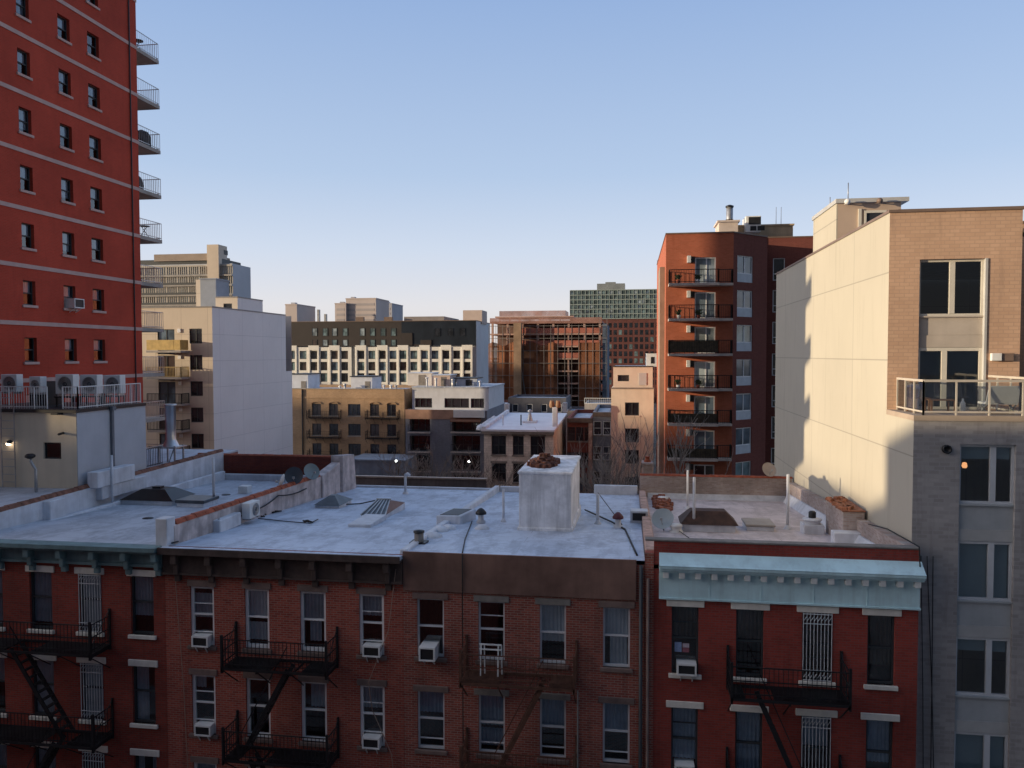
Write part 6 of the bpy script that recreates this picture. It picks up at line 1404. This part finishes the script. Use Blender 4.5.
# --- maroon houses right of it
Y = 90.0
for (a, c, t_, mm, lab_, nw) in ((567, 592.5, 418.5, M_MB2, 'narrow maroon brick house between the white-roofed house and the dark house', 2), (592.5, 611.5, 413, M_GRYB, 'narrow dark grey house squeezed beside the cream building', 1)):
    x0, x1 = atY(a, 440, Y).x, atY(c, 440, Y).x; zt_ = atY((a+c)/2, t_, Y).z
    holes = []
    for k in range(4):
        for j in range(nw+1):
            u = x0+(x1-x0)*(j+.5)/(nw+1); holes.append((u-.45, u+.45, zt_-2.6-k*2.9, zt_-1.0-k*2.9))
    if nw == 1: Y += .6
    P, F = box_building('row_house', lab_, 'row house', x0+.01, x1-.01, Y, Y+14, zt_, mm, holes=holes)
    for i, h in enumerate(holes): win(P, F, *h, M_DARKFR if nw > 1 else M_WHITE, PD[[0, 0, 4, 1][i % 4]], w=.07, trans=(.5,), sill=M_GSTONE)
    sub('cornice', M_DCORN, P, lambda b: b.box(x0+.01, x1-.01, Y-.35, Y-.003, zt_-.45, zt_+.05))
    if nw == 2: sub('orange_pier', plain('pale_orange_render', (.46, .30, .24)), P, lambda b: b.box(x1-.45, x1-.012, Y-.25, Y-.003, 0, zt_-.5))
# low roofs farther back
Y = 150.0
for i, (a, c, t_, col_, lab_) in enumerate(((566, 584, 411, (.30, .24, .22), 'low grey-brown house behind the maroon house roof'), (584.5, 612, 404, (.42, .38, .36), 'low pale house with a white railing, seen between cream and maroon houses'), (488, 507, 404, (.20, .07, .05), 'dark red brick house at the foot of the construction netting'), (508, 566, 398, (.12, .12, .14), 'dark low building in front of the construction scaffold'))):
    x0, x1 = atY(a, 410, Y+i).x, atY(c, 410, Y+i).x; zt_ = atY((a+c)/2, t_, Y+i).z
    holes = [(x0+(x1-x0)*(j+.3)/4, x0+(x1-x0)*(j+.7)/4, zt_-2.8, zt_-1.2) for j in range(4)]
    P, F = box_building('low_house', lab_, 'house', x0, x1, Y+i, Y+i+12, zt_, plain('low%d' % i, col_, .85, .2, .5, streak=.3), holes=holes)
    for h in holes: win(P, F, *h, M_WHITE, PD[0], w=.1)
    if i == 1: sub('roof_railing', M_PWHITE, P, lambda b: railing(b, [(x0, Y+i+.2, zt_), (x1, Y+i+.2, zt_)], 1.1, .4, .1, .05))
# --- cream narrow building
Y = 85.0
x0, x1 = atY(611, 440, Y).x, atY(653.5, 440, Y).x; zt_ = atY(632, 389.5, Y).z; zu = atY(632, 367, Y+.8).z; yd = 100
M_CN = plain('cream_render_block', (.66, .60, .50), .85, .06, .7, streak=.12); M_CNS = plain('grey_shade_render', (.48, .48, .50), .85, .06, .7, streak=.1)  # flank grey carries the shade of the side in its colour
wq = [rect(625, 639, 415.6, 402.4, Y), rect(625, 639, 442.5, 428.5, Y), rect(625, 639, 463.8, 450, Y)]
wq += [(wq[2][0], wq[2][1], wq[2][2]-2.9*k, wq[2][3]-2.9*k) for k in (1, 2)]
wq = [(wq[0][0], wq[0][1], q[2], q[3]) for q in wq]
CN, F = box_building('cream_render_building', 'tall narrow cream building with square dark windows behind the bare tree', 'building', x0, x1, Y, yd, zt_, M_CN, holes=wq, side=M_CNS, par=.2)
for q in wq: win(CN, F, *q, M_DARKFR, PD[0], mull=(.5,), w=.09, sill=M_CN)
sub('coping', M_GSTONE, CN, lambda b: b.box(x0-.06, x1+.05, Y-.08, Y+.3, zt_+.065, zt_+.2))
F2 = Fr(0, Y+.8); uw = rect(617.7, 629, 381.3, 375, Y+.8)
b = MB(); wall(b, F2, x0+.2, x1-.1, zt_-.2, zu, [uw], .2); b.build('upper_front', plain('pinkish_render', (.64, .57, .49), .85, .06, .8), CN)
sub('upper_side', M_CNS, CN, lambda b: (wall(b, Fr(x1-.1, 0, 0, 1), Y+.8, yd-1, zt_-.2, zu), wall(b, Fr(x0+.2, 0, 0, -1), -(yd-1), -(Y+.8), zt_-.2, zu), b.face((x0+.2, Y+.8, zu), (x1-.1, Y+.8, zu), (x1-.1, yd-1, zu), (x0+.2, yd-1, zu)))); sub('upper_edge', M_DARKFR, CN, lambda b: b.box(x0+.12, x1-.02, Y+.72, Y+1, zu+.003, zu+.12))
win(CN, F2, *uw, M_DARKFR, PD[4], w=.08)
q = rect(639, 646.5, 385, 373, Y+.8); sub('vent_panel', M_CNS, CN, lambda b: b.box(q[0], q[1], Y+.74, Y+.797, q[2], q[3]))
q = rect(646.5, 660, 368, 353.5, Y+8); o = sub('white_bulkhead', M_PWHITE, CN, lambda b: b.box(q[0], q[1]+1.5, Y+8, Y+13, zu-.1, q[3])); sub('opening', M_TAR, o, lambda b: b.box(q[0]+.5, q[0]+.85, Y+7.95, Y+7.998, zu+.3, q[3]-.4))
# --- bare trees in the yards
def tree(x, y, H, label, seed, spread=1.0):
    r = random.Random(seed); T = thing('bare_tree', label, 'tree', (x, y, 0), 'bare winter trees in the yards'); tr, br = MB(), MB()
    tr.tube([(x, y, 0), (x+.1, y, H*.22), (x+.05, y+.1, H*.42)], [.26, .22, .18], 8)
    def grow(p, d, L, rad, lv):
        pts = [p]; dd = d.copy()
        for i in range(3): dd = (dd+Vector((r.uniform(-.22, .22), r.uniform(-.22, .22), r.uniform(-.02, .16)))).normalized(); pts.append(pts[-1]+dd*L/3)
        br.tube(pts, [rad, rad*.85, rad*.7, rad*.5], 5 if lv < 2 else 3, cap=False)
        if lv >= 5: return
        for k in range(4 if lv < 4 else 2):
            a = r.uniform(0, 6.28); s = Vector((math.cos(a), math.sin(a), r.uniform(.05, .7)))*spread
            grow(pts[r.choice([1, 2, 3])], (dd*.75+s*.65).normalized(), L*r.uniform(.6, .8), rad*.62, lv+1)
    for k in range(6):
        a = k*6.28/6+r.uniform(-.3, .3)
        grow(Vector((x+.05, y+.1, H*(.30+.02*k))), Vector((math.cos(a)*.75*spread, math.sin(a)*.75*spread, .8)).normalized(), H*.27, .11, 1)
    m = plain('grey_bark', (.26, .23, .21), .9, .2, 3); tr.build('trunk', m, T); br.build('crown', m, T)
p = atY(638, 470, 56); tree(p.x-.3, 56, 18.9, 'bare winter tree in front of the tall narrow cream building', 3, .55)
p = atY(425, 470, 80); tree(p.x, 80, 14.0, 'bare winter tree between the two yard lamps', 8)
p = atY(477, 470, 76); tree(p.x, 76, 13.5, 'bare winter tree at the left edge of the pale stone house', 14)
# ------------------------------------------------------------------ near side of the street and unseen blocks added to cast the low shadows
def plain_block(label, x0, x1, y0, y1, z1, m, group=None, wins=True):
    P = thing('unseen_building', label, 'building', ((x0+x1)/2, (y0+y1)/2, 0))
    sub('wall', m, P, lambda b: b.box(x0, x1, y0, y1, 0, z1)); sub('parapet', M_CONC, P, lambda b: b.box(x0-.1, x1+.1, y0-.1, y1+.1, z1, z1+.15))
    if False:
        F = Fr(x1, y1, -1, 0); g = MB(); fr = MB(); n = int((x1-x0)/2.2)
        for i in range(n):
            for k in range(int((z1-1)/3)):
                u = .8+i*(x1-x0)/n; z = 1+k*3; g.fbox(F, u, u+1, z, z+1.6, .003, .03); fr.fbox(F, u-.08, u+1.08, z-.12, z, .003, .08)
        g.build('windows', PD[1], P); fr.build('sills', M_CONC, P)
    return P
plain_block('tall concrete building directly below the viewpoint, across the street', -8, 14, -22, -1, 22.2, M_CONC)
plain_block('concrete building across the street, right of the viewpoint', 14.3, 60, -20, -1, 24, M_CONC)
plain_block('brick building across the street, left of the viewpoint', -34, -8.3, -20, -1, 20, M_BR2)
plain_block('unseen block added for shade on the near side, nearest the viewpoint', -61, -40, -22, 2, 27.7, M_BR3)  # unseen blocks added to shade the row-house fronts and lower side wall
plain_block('lower unseen block added for shade down the near side', -80, -61.3, -22, 2, 25.8, M_BR2)
plain_block('middle unseen block added for shade down the near side', -94, -80.3, -22, 2, 27.4, M_BR3)
plain_block('farthest unseen block added for shade down the near side', -134, -94.3, -22, 2, 26.0, M_BR2)
plain_block('unseen block added for shade beyond the red tower, left of the view', -112, -60, 24, 38, 21.4, M_BR3)  # out of view, added to keep sun off the roofs
plain_block('unseen far western block added for shade, farthest south of the street end', -345, -318, -150, -42.5, 53.2, M_BR2)  # unseen western blocks, roof heights set to place the distant shadow lines
plain_block('unseen far western block added for shade, just south of the street end', -345, -318, -42, -12, 51.3, M_BR3)
plain_block('unseen far western block added for shade, closing the street end', -345, -318, -11.5, 45, 46.3, M_BR2)
plain_block('unseen far western block added for shade, dark brick, north of the street end', -345, -318, 45.5, 105, 52.3, M_BR1)
plain_block('low long far western block, unseen, added for shade at the north end', -345, -318, 105.5, 420, 40, M_BR3)
